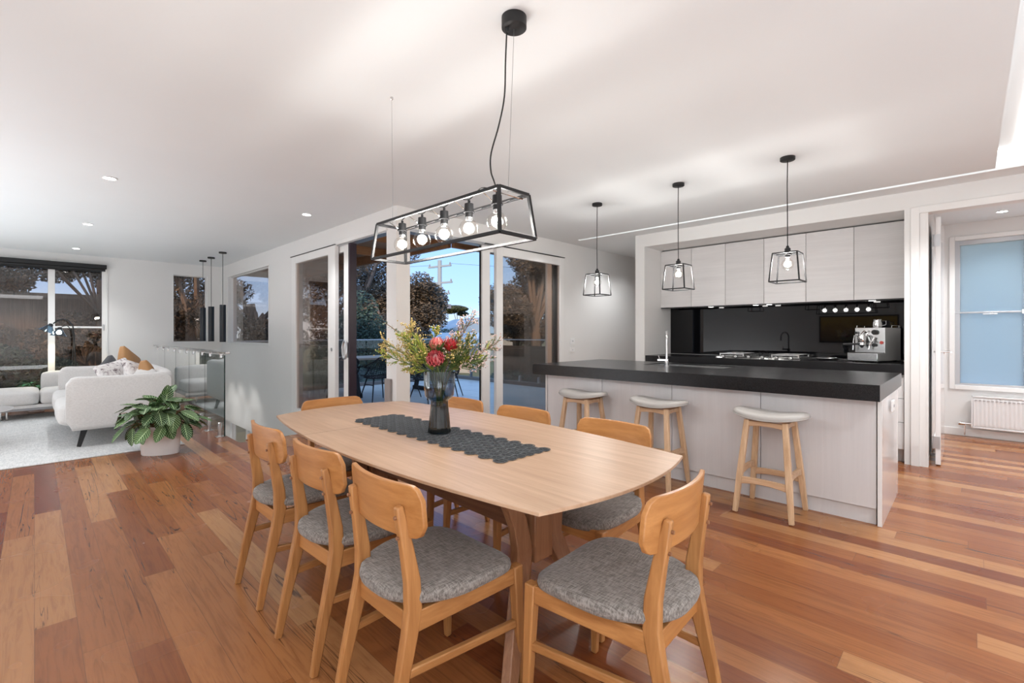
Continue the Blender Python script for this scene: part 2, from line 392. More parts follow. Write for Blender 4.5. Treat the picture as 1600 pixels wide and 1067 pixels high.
# lower stair well
b = B().box(1.46, 5.69, -2.7, 1.60, YF, -.22); b.box(1.46, 5.66, -2.7, XW+.3, 5.80, -.22)
struct('wall_stairwell', b, M_WALL, smooth=False)
b = B().box(XW+.04, 5.8, -2.7, XW+.14, 8.2, -.47); b.box(XW+.04, 8.9, -2.7, XW+.14, 8.99, -.47); b.box(XW+.04, 9.12, -2.7, XW+.14, 9.24, -.47); b.box(XW+.04, 10.2, -2.7, XW+.14, YF, -.47)
struct('window_4', b, M_TRIM, smooth=False)
struct('stairwell_glass', B().box(XW+.08, 8.2, -2.7, XW+.09, 10.2, -.47), M_TINT, smooth=False)
struct('floor_lower', B().box(1.4, 5.6, -2.8, XW+.2, YF, -2.7), M_FLOOR, smooth=False)
for n_, z in enumerate([-.2*k for k in range(1, 8)]): pass
# baseboards
b = B().box(XL, YF-.015, 0, 1.6, YF, .09); struct('baseboard_far', b, M_TRIM, bevel=.003)
struct('baseboard_hall', B().box(XR-.015, YB, 0, XR, .29, .09), M_TRIM, bevel=.003)
struct('baseboard_hall_side', B().box(XK+.95, .275, 0, XR-.015, .29, .09), M_TRIM, bevel=.003)
struct('baseboard_deck', B().box(5.36, YD-.015, 0, XR, YD, .09), M_TRIM, bevel=.003)
# casings (thin white trims)
def frame(b, axis, c, a0, a1, z0, z1, w, d, bottom=True):
    """frame ring outside hole a0..a1,z0..z1 of width w, protruding from plane c to c+d"""
    def bx(p, q, r, s_):
        if axis == 'x': b.box(min(c, c+d), p, r, max(c, c+d), q, s_)
        else: b.box(p, min(c, c+d), r, q, max(c, c+d), s_)
    bx(a0-w, a0, z0-(w if bottom else 0), z1+w); bx(a1, a1+w, z0-(w if bottom else 0), z1+w); bx(a0, a1, z1, z1+w)
    if bottom: bx(a0, a1, z0-w, z0)
    return b
struct('trim_1', frame(B(), 'y', YF, -2.1, .87, .22, 2.36, .02, -.012), M_TRIM, bevel=.002)
b = frame(B(), 'x', XK, -1.6, .335, 0, 2.318, .06, -.018, False); b.box(XK, .275, 0, XK+.12, .29, 2.318); b.box(XK-.001, .29, 0, XK+.001, .335, 2.318)
struct('trim_2', b, M_TRIM, bevel=.003)
# pillar casing at the corner
struct('trim_3', B().box(2.59, 4.19, 0, 2.752, 4.20, 2.40), M_PILLAR, bevel=.002)

# ------------------------------------------------------------------ windows of the living room
def fixed_window(name, axis, c, a0, a1, z0, z1, fw, depth, mid=None, mull=None, tint=M_TINT, fm=M_TRIM, s=1):
    """frame set into the hole; c = inner plane of frame; depth towards outside (sign s)"""
    b = B()
    def bx(p, q, r, s_, d0=0, d1=depth):
        u, v = c+s*d0, c+s*d1
        if axis == 'x': b.box(min(u, v), p, r, max(u, v), q, s_)
        else: b.box(p, min(u, v), r, q, max(u, v), s_)
    bx(a0, a0+fw, z0, z1); bx(a1-fw, a1, z0, z1); bx(a0+fw, a1-fw, z1-fw, z1); bx(a0+fw, a1-fw, z0, z0+fw)
    if mull: bx(mull[0], mull[1], z0+fw, z1-fw)
    root = struct(name, b, fm, bevel=.002)
    g = B(); u, v = c+s*depth*.5, c+s*(depth*.5+.006)
    if axis == 'x': g.box(min(u, v), a0+fw*.8, z0+fw*.8, max(u, v), a1-fw*.8, z1-fw*.8)
    else: g.box(a0+fw*.8, min(u, v), z0+fw*.8, a1-fw*.8, max(u, v), z1-fw*.8)
    obj('window_pane', g, tint, root, smooth=False)
    return root
w1 = fixed_window('window_1', 'y', YF+.03, -2.1, .87, .22, 2.36, .055, .07, mull=(.153, .235))
obj('transom_bar', B().box(.235, YF+.025, 1.305, .815, YF+.05, 1.335), M_TRIM, w1, bevel=.003)
obj('window_latch', B().box(.50, YF+.012, 1.31, .54, YF+.03, 1.325).box(.822, YF+.01, 1.27, .842, YF+.03, 1.37), M_ALU, w1, bevel=.002)
fixed_window('window_2', 'y', YF+.05, 1.821, 2.356, 1.05, 2.315, .012, .05)
fixed_window('window_3', 'x', XW+.05, 7.945, 10.148, 1.045, 2.292, .012, .05)
struct('trim_4', frame(B(), 'y', YF, 1.821, 2.356, 1.05, 2.315, .02, -.008), M_TRIM, bevel=.002)
struct('trim_5', frame(B(), 'x', XW, 7.945, 10.148, 1.045, 2.292, .02, -.008), M_TRIM, bevel=.002)
# roller blind
rb = thing('roller_blind', 'black rolled-up roller blind in its box above the wide garden window', 'blind', (-.6, YF-.05, 2.3), world=True)
obj('cassette', B().box(-2.15, YF-.10, 2.315, .868, YF-.013, 2.385), M_BLACKM, rb, bevel=.008)
obj('rolled_fabric', B().lathe((0, YF-.055, 2.30), [(.028, -2.13), (.028, .85)], 14, 'x'), M_BLACKM, rb)
obj('bottom_bar', B().box(-2.12, YF-.03, 2.255, .80, YF-.018, 2.285), M_BLACK, rb, bevel=.003)
# ------------------------------------------------------------------ sliding door, stair side (plane x = 2.6)
def hole_cup(b, axis, c, a, z, r=.022):
    pass
sd = struct('door_1', B().box(XW-.012, 6.93, 0, XW+.10, 6.965, 2.318).box(XW-.012, 5.55, 2.30, XW+.10, 6.93, 2.318), M_TRIM, bevel=.002)
# outer leaf (in front of the wall), its stiles and glass
b = B(); L0, L1 = 5.549, 6.93
b.box(XW-.03, 5.549, .0, XW+.02, 5.744, 2.30); b.box(XW-.03, 6.785, .0, XW+.02, 6.93, 2.30); b.box(XW-.03, 5.744, 2.20, XW+.02, 6.785, 2.30); b.box(XW-.03, 5.744, 0, XW+.02, 6.785, .16)
obj('sliding_leaf', b, M_TRIM, sd, bevel=.003)
obj('door_glass', B().box(XW-.008, 5.744, .16, XW-.002, 6.785, 2.20), M_TINT, sd, smooth=False)
obj('finger_pull', B().lathe((XW-.033, 5.64, 1.02), [(.024, 0), (.024, .006), (.014, .008)], 16, 'x'), M_ALU, sd)
b = B(); b.box(XW+.03, 5.262, 0, XW+.075, 5.44, 2.30); b.box(XW+.03, 5.44, 2.21, XW+.075, 6.9, 2.30); b.box(XW+.03, 5.44, 0, XW+.075, 6.9, .14)
lf = obj('second_leaf', b, M_TRIM, sd, bevel=.003)
obj('leaf_glass', B().box(XW+.05, 5.44, .14, XW+.056, 6.9, 2.21), M_TINT, lf, smooth=False)
obj('door_edge_seal', B().box(XW-.0, 5.222, 0, XW+.085, 5.262, 2.30), M_DARKFR, sd, bevel=.002)
b = B().tube([(XW+.0, 5.355+.055*math.cos(t), 1.02+.105*math.sin(t)) for t in [2*math.pi*k/28 for k in range(28)]], .013, 8, closed=True)
b.box(XW+.0, 5.28, .93, XW+.03, 5.325, 1.11)
obj('door_handle', b, M_ALU, sd)
b = B().box(XW-.02, 4.38, 2.30, XW+.11, 5.55, 2.345)
obj('head_track', b, M_TRIM, sd, bevel=.003)
obj('track_channel', B().box(XW-.005, 4.40, 2.285, XW+.10, 5.549, 2.302), M_ALU, sd)
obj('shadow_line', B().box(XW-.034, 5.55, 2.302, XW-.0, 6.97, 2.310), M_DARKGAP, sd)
obj('floor_track', B().box(XW-.02, 4.40, -.004, XW+.12, 5.80, .008), M_ALU, sd)
struct('trim_6', B().box(XW-.001, 4.385, 0, XW+T+.01, 4.401, 2.318), M_TRIM, bevel=.002)
# ------------------------------------------------------------------ sliding door, deck side (plane y = 4.2)
sd2 = struct('door_2', B().box(5.24, YD-.012, 0, 5.34, YD, 2.31).box(4.0, YD-.012, 2.30, 5.24, YD+.0, 2.312), M_TRIM, bevel=.002)
b = B(); b.box(3.985, YD-.03, 0, 4.095, YD+.02, 2.295); b.box(5.235, YD-.03, 0, 5.27, YD+.02, 2.295); b.box(4.095, YD-.03, 2.185, 5.235, YD+.02, 2.295); b.box(4.095, YD-.03, 0, 5.235, YD+.02, .13)
obj('sliding_leaf', b, M_TRIM, sd2, bevel=.003)
obj('door_glass', B().box(4.095, YD-.008, .13, 5.235, YD-.002, 2.185), M_TINT, sd2, smooth=False)
obj('finger_pull', B().lathe((4.03, YD-.033, 1.02), [(.022, 0), (.022, .006), (.013, .008)], 16, 'y'), M_ALU, sd2)
b = B(); b.box(3.805, YD+.03, 0, 3.93, YD+.075, 2.30); b.box(3.93, YD+.03, 2.22, 5.24, YD+.075, 2.30); b.box(3.93, YD+.03, 0, 5.24, YD+.075, .12); b.box(5.03, YD+.03, .12, 5.12, YD+.075, 2.22)
lf = obj('second_leaf', b, M_TRIM, sd2, bevel=.003)
obj('leaf_glass', B().box(3.93, YD+.05, .12, 5.24, YD+.056, 2.22), M_CLEAR, lf, smooth=False)
obj('door_edge_seal', B().box(3.795, YD+.055, 0, 3.805, YD+.08, 2.30), M_BLACK, sd2, bevel=.002)
for zz in (1.01, 1.40):
    b = B().tube([(3.985+.05*math.cos(t), YD+.10, zz+.09*math.sin(t)) for t in [2*math.pi*k/28 for k in range(28)]], .010 if zz < 1.2 else .005, 8, closed=True)
    obj('door_handle', b, M_ALU if zz < 1.2 else M_BLACK, sd2)
obj('head_track', B().box(2.752, YD-.01, 2.285, 5.27, YD+.12, 2.318), M_ALU, sd2, bevel=.003)
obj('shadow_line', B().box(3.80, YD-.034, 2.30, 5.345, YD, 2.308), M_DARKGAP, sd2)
obj('floor_track', B().box(2.752, YD-.02, -.004, 5.27, YD+.12, .008), M_ALU, sd2)
struct('trim_7', B().box(2.737, YD-.001, 0, 2.752, YD+T, 2.318).box(5.27, YD, 0, 5.285, YD+T, 2.318), M_TRIM, bevel=.002)
tag(obj('screen_housing', B().box(XW-.03, 4.29, .0, XW-.001, 4.395, .745), M_GREY, bevel=.004), 'waist-high grey metal box strip against the white jamb between the two sliding doors', 'screen housing')
# switches
def plate(name, label, c, axis, w=.075, h=.05, dots=1, group=None):
    r = thing(name, label, 'switch', c, group, world=True)
    x, y, z = c
    if axis == 'x': obj('plate', B().box(x-.010, y-w/2, z-h/2, x, y+w/2, z+h/2), M_PLASTW, r, bevel=.002)
    else: obj('plate', B().box(x-w/2, y-.010, z-h/2, x+w/2, y, z+h/2), M_PLASTW, r, bevel=.002)
    for k in range(dots):
        o_ = (k-(dots-1)/2)*.02
        if axis == 'x': obj('rocker', B().box(x-.014, y+o_-.005, z-.009, x-.009, y+o_+.005, z+.009), M_ALU, r, bevel=.001)
        else: obj('rocker', B().box(x+o_-.005, y-.014, z-.009, x+o_+.005, y-.009, z+.009), M_ALU, r, bevel=.001)
plate('light_switch', 'upper of two white wall switches right of the deck sliding door', (5.554, YD, 1.105), 'y', .10, .085, 2)
plate('light_switch', 'lower of two white wall switches right of the deck sliding door', (5.554, YD, .975), 'y', .10, .06, 1)
plate('light_switch', 'white double switch on the narrow jamb, upper of the pair', (XW, 4.325, 1.115), 'x', .075, .075, 1)
plate('light_switch', 'white switch on the narrow jamb, lower of the pair', (XW, 4.325, 1.025), 'x', .075, .075, 2)
plate('power_outlet', 'white power outlet on the glossy end panel of the kitchen island', (4.16, .389, .72), 'y', .12, .075, 2)
C.objects[-1]

# ------------------------------------------------------------------ hall: door, window, radiator
dr = struct('door_3', B().box(XK+.13, .195, .012, XK+.935, .232, 2.29), M_GLOSSW, bevel=.002)
for zz in (.16, 2.02):
    obj('hinge', B().box(XK+.122, .20, zz, XK+.13, .252, zz+.11).lathe((XK+.12, .243, 0), [(.006, zz), (.006, zz+.11)], 8), M_ALU, dr)
b = B().lathe((XK+.88, .20, 1.03), [(.024, 0), (.024, -.008)], 16, 'y'); b.tube([(XK+.88, .195, 1.03), (XK+.88, .145, 1.03), (XK+.77, .14, 1.03)], .009, 8)
b.tube([(XK+.88, .23, 1.03), (XK+.88, .262, 1.03), (XK+.78, .265, 1.03)], .008, 8)
obj('door_handle', b, M_CHROME, dr)
struct('trim_8', frame(B(), 'x', XR, -.47, .135, .60, 2.325, .05, -.02), M_TRIM, bevel=.004)
hw = struct('window_5', B().box(XR+.01, .09, .60, XR+.06, .135, 2.325).box(XR+.01, -.47, .60, XR+.06, -.425, 2.325).box(XR+.01, -.425, 2.27, XR+.06, .09, 2.325).box(XR+.01, -.425, .60, XR+.06, .09, .625), M_ALU, bevel=.002)
M_FROST = mat('frosted_blue_glass', (.55, .78, .98), .35, trans=.0)
N = NT(M_FROST); t_ = M_FROST.node_tree
tl = N.n('BsdfTranslucent'); tl.inputs[0].default_value = (1, .97, .90, 1); mxs = N.n('MixShader'); mxs.inputs[0].default_value = .12
out = [n for n in t_.nodes if n.type == 'OUTPUT_MATERIAL'][0]
N.l(tl.outputs[0], mxs.inputs[1]); N.l(N.b.outputs[0], mxs.inputs[2]); N.l(mxs.outputs[0], out.inputs[0])
obj('frosted_pane', B().box(XR+.03, -.43, .62, XR+.036, .095, 2.275), M_FROST, hw, smooth=False)
obj('sash_bar', B().box(XR+.0, -.47, 1.455, XR+.03, .135, 1.475), M_ALU, hw, bevel=.003)
obj('sash_latch', B().box(XR-.015, -.44, 1.44, XR+.005, -.41, 1.49).box(XR-.01, -.22, 1.437, XR+.003, -.10, 1.45), M_CHROME, hw, bevel=.003)
rd = thing('wall_radiator', 'white ribbed panel radiator on the hall wall under the frosted window', 'radiator', (XR-.05, -.5, .12), world=True)
def radf(u, v):
    y = -.02-u*1.1; return (XR-.095-.006*(1 if (u*66) % 2 < 1 else 0)*(0 if v in (0, 1) or v < .07 or v > .93 else 1), y, .13+v*.345)
b = B().sheet(radf, 132, 14)
obj('front_panel', b, M_GLOSSW, rd, solid=.002)
obj('casing', B().box(XR-.088, -1.125, .12, XR-.035, -.005, .49), M_GLOSSW, rd, bevel=.004)
obj('edge_rim', B().box(XR-.105, -1.125, .475, XR-.085, -.005, .49).box(XR-.105, -1.125, .118, XR-.085, -.005, .132).box(XR-.105, -.018, .118, XR-.085, -.004, .49), M_GLOSSW, rd, bevel=.002)
b = B().box(XR-.102, -.03, .448, XR-.1, -.03, .45)
sl = B(); sl2 = B()
for k in range(30):
    y = -.045-k*.0335
    if y < -1.1: break
    sl.box(XR-.1035, y-.011, .438, XR-.099, y+.011, .444)
obj('vent_slots', sl, M_GREY, rd)
obj('valve', B().lathe((XR-.06, .075, .155), [(.0, -.03), (.022, -.028), (.026, 0), (.022, .028), (0, .03)], 14, 'y').tube([(XR-.06, .06, .155), (XR-.06, -.01, .155)], .01, 8).tube([(XR-.06, .05, .15), (XR-.06, .05, .02)], .007, 8), M_CHROME, rd)
# ------------------------------------------------------------------ downlights
def downlight(x, y, label, seen=True, w=K_DOWN, ang=115):
    r = thing('downlight', label, 'downlight', (x, y, H), 'recessed ceiling downlights')
    obj('rim', B().lathe((0, 0, 0), [(.050, .002), (.056, -.004), (.050, -.008), (.042, -.006)], 24, cap=False), M_PLASTW, r)
    obj('lens', B().lathe((0, 0, 0), [(.043, .004), (.043, -.004), (.0, -.004)], 24, cap=False), M_DOWN, r)
    spot('downlight_or_fill_spot', (x, y, H-.02), w, ang, .8)
for x, y, l in ((.444, 5.20, 'round ceiling downlight nearest at the left, high in the picture above the floor boards'),
    (.448, 7.58, 'round ceiling downlight above the sofa, second of the row leading to the garden window'),
    (.452, 9.89, 'round ceiling downlight farthest from view, just in front of the garden window'),
    (2.105, 5.24, 'round ceiling downlight near the stair-side sliding door'),
    (7.29, -.243, 'round ceiling downlight in the hall in front of the frosted window')):
    downlight(x, y, l)
for x, y in ((-1.2, 2.4), (-1.2, .2), (1.6, -1.6), (-1.2, 5.2)):  # added fill spots without fittings, to brighten the room
    spot('downlight_or_fill_spot', (x, y, H-.02), K_DOWN, 120, .8)
for x, y in ((2.9, -.9), (4.5, -1.0), (6.7, -.9), (4.9, .1)):  # stronger added spots, no fittings, brightening the right-hand floor
    spot('downlight_or_fill_spot', (x, y, H-.02), K_DOWN*2.1, 130, .9, r=.06)
spot('kitchen_lamp', (4.75, 3.86, H-.02), 14, 100, .8); spot('kitchen_lamp', (6.3, 3.7, H-.02), 22, 120, .8); spot('kitchen_lamp', (6.9, 3.7, H-.02), 8, 120, .8)

# ------------------------------------------------------------------ kitchen
PX = XK+.449            # face of the overhead cabinets (6.132)
cab_y = [3.099, 2.661, 2.223, 1.773, 1.337, .892, .442]
ccap = ['overhead cabinet at the far left end of the row', 'overhead cabinet, second from the left end of the row',
        'overhead cabinet, third from the left of the row', 'overhead cabinet directly behind the nearest island pendant lamp',
        'overhead cabinet, second from the right end of the row', 'overhead cabinet at the right end of the row above the coffee machine']
for k in range(6):
    y1, y0 = cab_y[k]-.002, cab_y[k+1]+.002
    r = thing('overhead_cabinet', 'pale grain '+ccap[k], 'cabinet', (6.3, (y0+y1)/2, 1.575), 'overhead kitchen cabinets', world=True)
    obj('carcass', B().box(PX+.021, y0, 1.58, XK+.75, y1, 2.355), M_DARKGAP, r)
    obj('door', B().box(PX, y0, 1.575, PX+.019, y1, 2.355), M_CABW, r, bevel=.0015)
tag(obj('under_cabinet_rail', B().box(PX+.01, .45, 1.562, PX+.03, 3.095, 1.574), M_BLACK), 'thin dark rail under the front edge of the overhead cabinets', 'rail')
for y in (2.45, 1.90, 1.75, .75):
    p = tag(obj('cabinet_puck_light', B().lathe((6.25, y, 1.566), [(.03, .012), (.03, 0), (0, 0)], 16), M_DOWN), 'small round light recessed under the overhead cabinets, ' + {2.45: 'leftmost', 1.90: 'second from left', 1.75: 'third from left', .75: 'rightmost, above the coffee machine'}[y], 'puck light', 'puck lights under the cabinets')
tag(obj('splashback', B().box(6.436, .445, .93, 6.446, 3.097, 1.575), M_SPLASH, smooth=False), 'glossy black glass splashback between the bench and the overhead cabinets', 'splashback')
r = thing('back_bench', 'black stone bench top along the wall under the black splashback', 'worktop', (6.1, 1.77, .83), world=True)
obj('slab', B().box(5.70, .444, .828, 6.435, 3.098, .925), M_BENCH, r, bevel=.002)
ys = [.447, 1.05, 1.65, 2.38, 3.095]
for k in range(4):
    y0, y1 = ys[k]+.002, ys[k+1]-.002
    r = thing('base_cabinet', ['white drawer unit under the back bench, right end by the hall door', 'white drawer unit under the back bench, second from the right end', 'white drawer unit under the cooktop, third from the right end', 'white base cabinet under the back bench, left end'][k], 'cabinet', (6.0, (y0+y1)/2, 0), 'base cabinets under the back bench', world=True)
    obj('carcass', B().box(5.75, y0, .12, 6.42, y1, .826), M_KICK, r)
    obj('kickboard', B().box(5.80, y0, 0, 5.82, y1, .12), M_KICK, r)
    for z0, z1 in ((.125, .375), (.38, .60), (.605, .80)):
        obj('drawer', B().box(5.73, y0, z0, 5.75, y1, z1), M_GLOSSW, r, bevel=.0015)
# cooktop
ck = thing('gas_cooktop', 'stainless steel gas cooktop with black pan supports on the back bench', 'cooktop', (6.05, 1.76, .925), world=True)
y0, y1 = 1.31, 2.20
b = B().prism([(5.745, .926), (6.30, .926), (6.30, .950), (5.80, .956)], y0, y1, lambda a, b_, c: (a, c, b_))
obj('hob_plate', b, M_STEEL, ck, bevel=.002)
for k in range(6):
    y = y1-.09-k*.142
    kb = obj('knob', B().lathe((5.765, y, .945), [(.018, 0), (.017, -.018), (.012, -.022), (0, -.022)], 14, 'x'), M_STEEL, ck)
    obj('knob_ring', B().lathe((5.766, y, .945), [(.022, 0), (.022, -.004), (.019, -.005)], 14, 'x'), M_BLACK, kb)
for k in range(5):
    cx, cy = ((5.93, 2.03), (6.19, 2.03), (6.06, 1.755), (5.93, 1.48), (6.19, 1.48))[k]
    bn = obj('burner', B().lathe((cx, cy, .953), [(.05, 0), (.05, .01), (.035, .012), (.035, .02), (0, .022)], 18), M_BLACK, ck)
for k in range(3):
    ya = y0+.03+k*.283; yb = ya+.264; b = B()
    for x in (5.83, 6.27): b.box(x-.005, ya, .97, x+.005, yb, .98)
    for y in (ya, yb): b.box(5.83, y-.005, .97, 6.27, y+.005, .98)
    b.box(6.045, ya, .968, 6.055, yb, .982)
    ym = (ya+yb)/2
    b.box(5.83, ym-.004, .97, 5.90, ym+.004, .984); b.box(5.96, ym-.004, .97, 6.14, ym+.004, .984); b.box(6.21, ym-.004, .97, 6.27, ym+.004, .984)
    for x in (5.83, 6.27):
        for y in (ya, yb): b.box(x-.006, y-.006, .950, x+.006, y+.006, .98)
    obj('pan_support', b, M_STEEL if k != 1 else M_BLACK, ck)
# small dark griddle beside the cooktop
gd = thing('steel_tray', 'low round dark tray with a steel rim on the bench right of the cooktop', 'tray', (6.12, 1.13, .925), world=True)
obj('dish', B().lathe((6.12, 1.13, .925), [(.07, 0.001), (.10, .012), (.115, .022), (.112, .024), (.09, .010), (0, .006)], 24), M_BLACK, gd)
obj('rim', B().tube([(6.12+.115*math.cos(t), 1.13+.115*math.sin(t), .948) for t in [2*math.pi*k/30 for k in range(30)]], .004, 6, closed=True), M_STEEL, gd)
# coffee machine (local: front faces -x)
cm = thing('coffee_machine', 'stainless steel espresso machine with a black handle on the right end of the back bench', 'coffee machine', (6.12, .715, .925), rz=math.radians(-16))
wv = .135
obj('body', B().box(-.10, -wv, .012, .24, wv, .352), M_STEEL, cm, bevel=.004)
obj('drip_tray', B().box(-.26, -wv, .012, -.09, wv, .095), M_STEEL, cm, bevel=.006)
obj('tray_grille', B().box(-.25, -wv+.01, .095, -.105, wv-.01, .099), M_BLACK, cm)
obj('top_rail', B().tube([(-.08, wv-.01, .352), (-.08, wv-.01, .372), (.08, wv-.01, .372), (.08, wv-.01, .352)], .004, 6).tube([(.06, -wv+.01, .352), (.06, -wv+.01, .375), (.22, -wv+.01, .375), (.22, -wv+.01, .352)], .004, 6), M_CHROME, cm)
obj('group_head', B().lathe((-.17, .04, .235), [(0, .05), (.03, .05), (.036, .02), (.036, -.02), (.03, -.03), (0, -.03)], 18).tube([(-.10, .04, .27), (-.15, .04, .275), (-.17, .04, .26)], .022, 12).lathe((-.10, .04, .28), [(.036, 0), (.036, -.02), (0, -.022)], 18, 'x'), M_CHROME, cm)
obj('portafilter', B().lathe((-.17, .04, .185), [(.03, .02), (.034, .015), (.034, -.01), (.02, -.02), (.008, -.04), (0, -.04)], 16), M_CHROME, cm)
obj('portafilter_handle', B().tube([(-.20, .05, .185), (-.25, .11, .183), (-.29, .16, .180)], [.009, .013, .014], 10), M_BLACK, cm)
obj('steam_wand', B().tube([(-.10, .115, .27), (-.14, .122, .27), (-.15, .125, .22), (-.155, .13, .12)], .006, 8), M_CHROME, cm)
obj('hot_water_wand', B().tube([(-.10, -.05, .25), (-.13, -.05, .25), (-.15, -.02, .18), (-.15, -.01, .13)], .008, 8), M_CHROME, cm)
obj('lever', B().tube([(-.12, .06, .25), (-.15, .05, .29), (-.15, .02, .32)], [.008, .01, .012], 8).tube([(-.14, .0, .27), (-.16, -.03, .22), (-.17, -.05, .20)], [.008, .01, .012], 8), M_CHROME, cm)
obj('steam_knob', B().lathe((-.105, -.05, .305), [(.022, 0), (.026, -.01), (.026, -.022), (.02, -.03), (0, -.03)], 14, 'x').lathe((-.105, -.045, .175), [(.016, 0), (.018, -.02), (0, -.022)], 12, 'x').lathe((-.105, .115, .30), [(.012, 0), (.014, -.02), (0, -.022)], 12, 'x'), M_BLACK, cm)
obj('gauge', B().lathe((-.102, -.105, .20), [(.016, 0), (.016, -.006), (0, -.006)], 16, 'x'), mat('red_dial', (.45, .06, .05), .3), cm)
obj('feet', B().lathe((-.2, -.1, 0), [(.014, 0), (.014, .012)], 10).lathe((-.2, .1, 0), [(.014, 0), (.014, .012)], 10).lathe((.2, -.1, 0), [(.014, 0), (.014, .012)], 10).lathe((.2, .1, 0), [(.014, 0), (.014, .012)], 10), M_BLACK, cm)
jg = thing('milk_jug', 'small steel jug standing on top of the espresso machine', 'jug', (6.10, .69, .925+.352))
obj('body', B().lathe((0, 0, 0), [(.036, 0), (.042, .02), (.04, .05), (.034, .07), (.037, .085), (.034, .085), (.03, .06), (0, .03)], 18), M_CHROME, jg)
obj('handle', B().tube([(0, -.038, .07), (0, -.07, .068), (0, -.07, .03), (0, -.04, .02)], .004, 6), M_CHROME, jg)

# island
isl = thing('kitchen_island', 'long kitchen island with pale grained front panels and a glossy white end', 'kitchen island', (4.3, 1.77, 0), world=True)
obj('core', B().box(3.777, .44, .0, 4.595, 3.12, .70), M_DARKGAP, isl); obj('core_rail', B().box(3.759, .43, .10, 3.770, 3.14, .797), M_DARKGAP, isl)
obj('kickboard', B().box(3.758, .43, 0, 3.776, 3.143, .098), M_ISLW, isl)
jy = [.425, 1.103, 1.788, 2.477, 3.143]
for k in range(4):
    obj('front_panel', B().box(3.738, jy[k]+.002, .104, 3.757, jy[k+1]-.002, .797), M_ISLW, isl, bevel=.001)
obj('end_panel', B().box(3.73, .397, 0, 4.62, .421, .797), M_GLOSSW, isl, bevel=.001)
obj('far_end_panel', B().box(3.73, 3.146, 0, 4.62, 3.166, .797), M_ISLW, isl, bevel=.001)
obj('side_door', B().box(4.60, .42, .10, 4.62, 3.146, .797), M_GLOSSW, isl)
# worktop with sink cut out (sink x 4.36..4.72, y 1.62..2.42)
b = B(); sx0, sx1, sy0, sy1 = 4.36, 4.72, 1.60, 2.40
for x0, y0, x1, y1 in ((3.637, .398, sx0, 3.262), (sx1, .398, 4.886, 3.262), (sx0, .398, sx1, sy0), (sx0, sy1, sx1, 3.262)):
    b.box(x0, y0, .798, x1, y1, .90)
tag(obj('island_worktop', b, M_BENCH, smooth=False), 'thick black stone worktop lying on the kitchen island', 'worktop')
sk = tag(obj('kitchen_sink', B().box(sx0+.001, sy0, .715, sx0+.012, sy1, .893).box(sx1-.012, sy0, .715, sx1-.001, sy1, .893).box(sx0+.012, sy0+.001, .715, sx1-.012, sy0+.012, .893).box(sx0+.012, sy1-.012, .715, sx1-.012, sy1-.001, .893).box(sx0+.001, sy0+.001, .705, sx1-.001, sy1-.001, .715), M_STEEL, smooth=False), 'steel undermount sink sunk into the island worktop', 'sink')
tp = thing('gooseneck_tap', 'tall slim chrome gooseneck tap standing on the island in front of the sink', 'tap', (4.30, 2.11, .90))
obj('base', B().lathe((0, 0, 0), [(.026, 0), (.026, .004), (.022, .006), (.022, .05), (.018, .055), (0, .055)], 20), M_CHROME, tp)
dx, dy = .9, .43
pts = [(0, 0, .05), (0, 0, .25)]+[(dx*.085*(1-math.cos(t)), dy*.085*(1-math.cos(t)), .25+.085*math.sin(t)) for t in [math.pi*k/10 for k in range(1, 11)]]+[(dx*.17, dy*.17, .20)]
obj('spout', B().tube(pts, .011, 12), M_CHROME, tp)
obj('mixer_body', B().box(-.016, -.02, .048, .016, .09, .068), M_CHROME, tp, bevel=.003)
obj('lever', B().tube([(0, .075, .068), (0, .085, .10)], .004, 6), M_CHROME, tp)

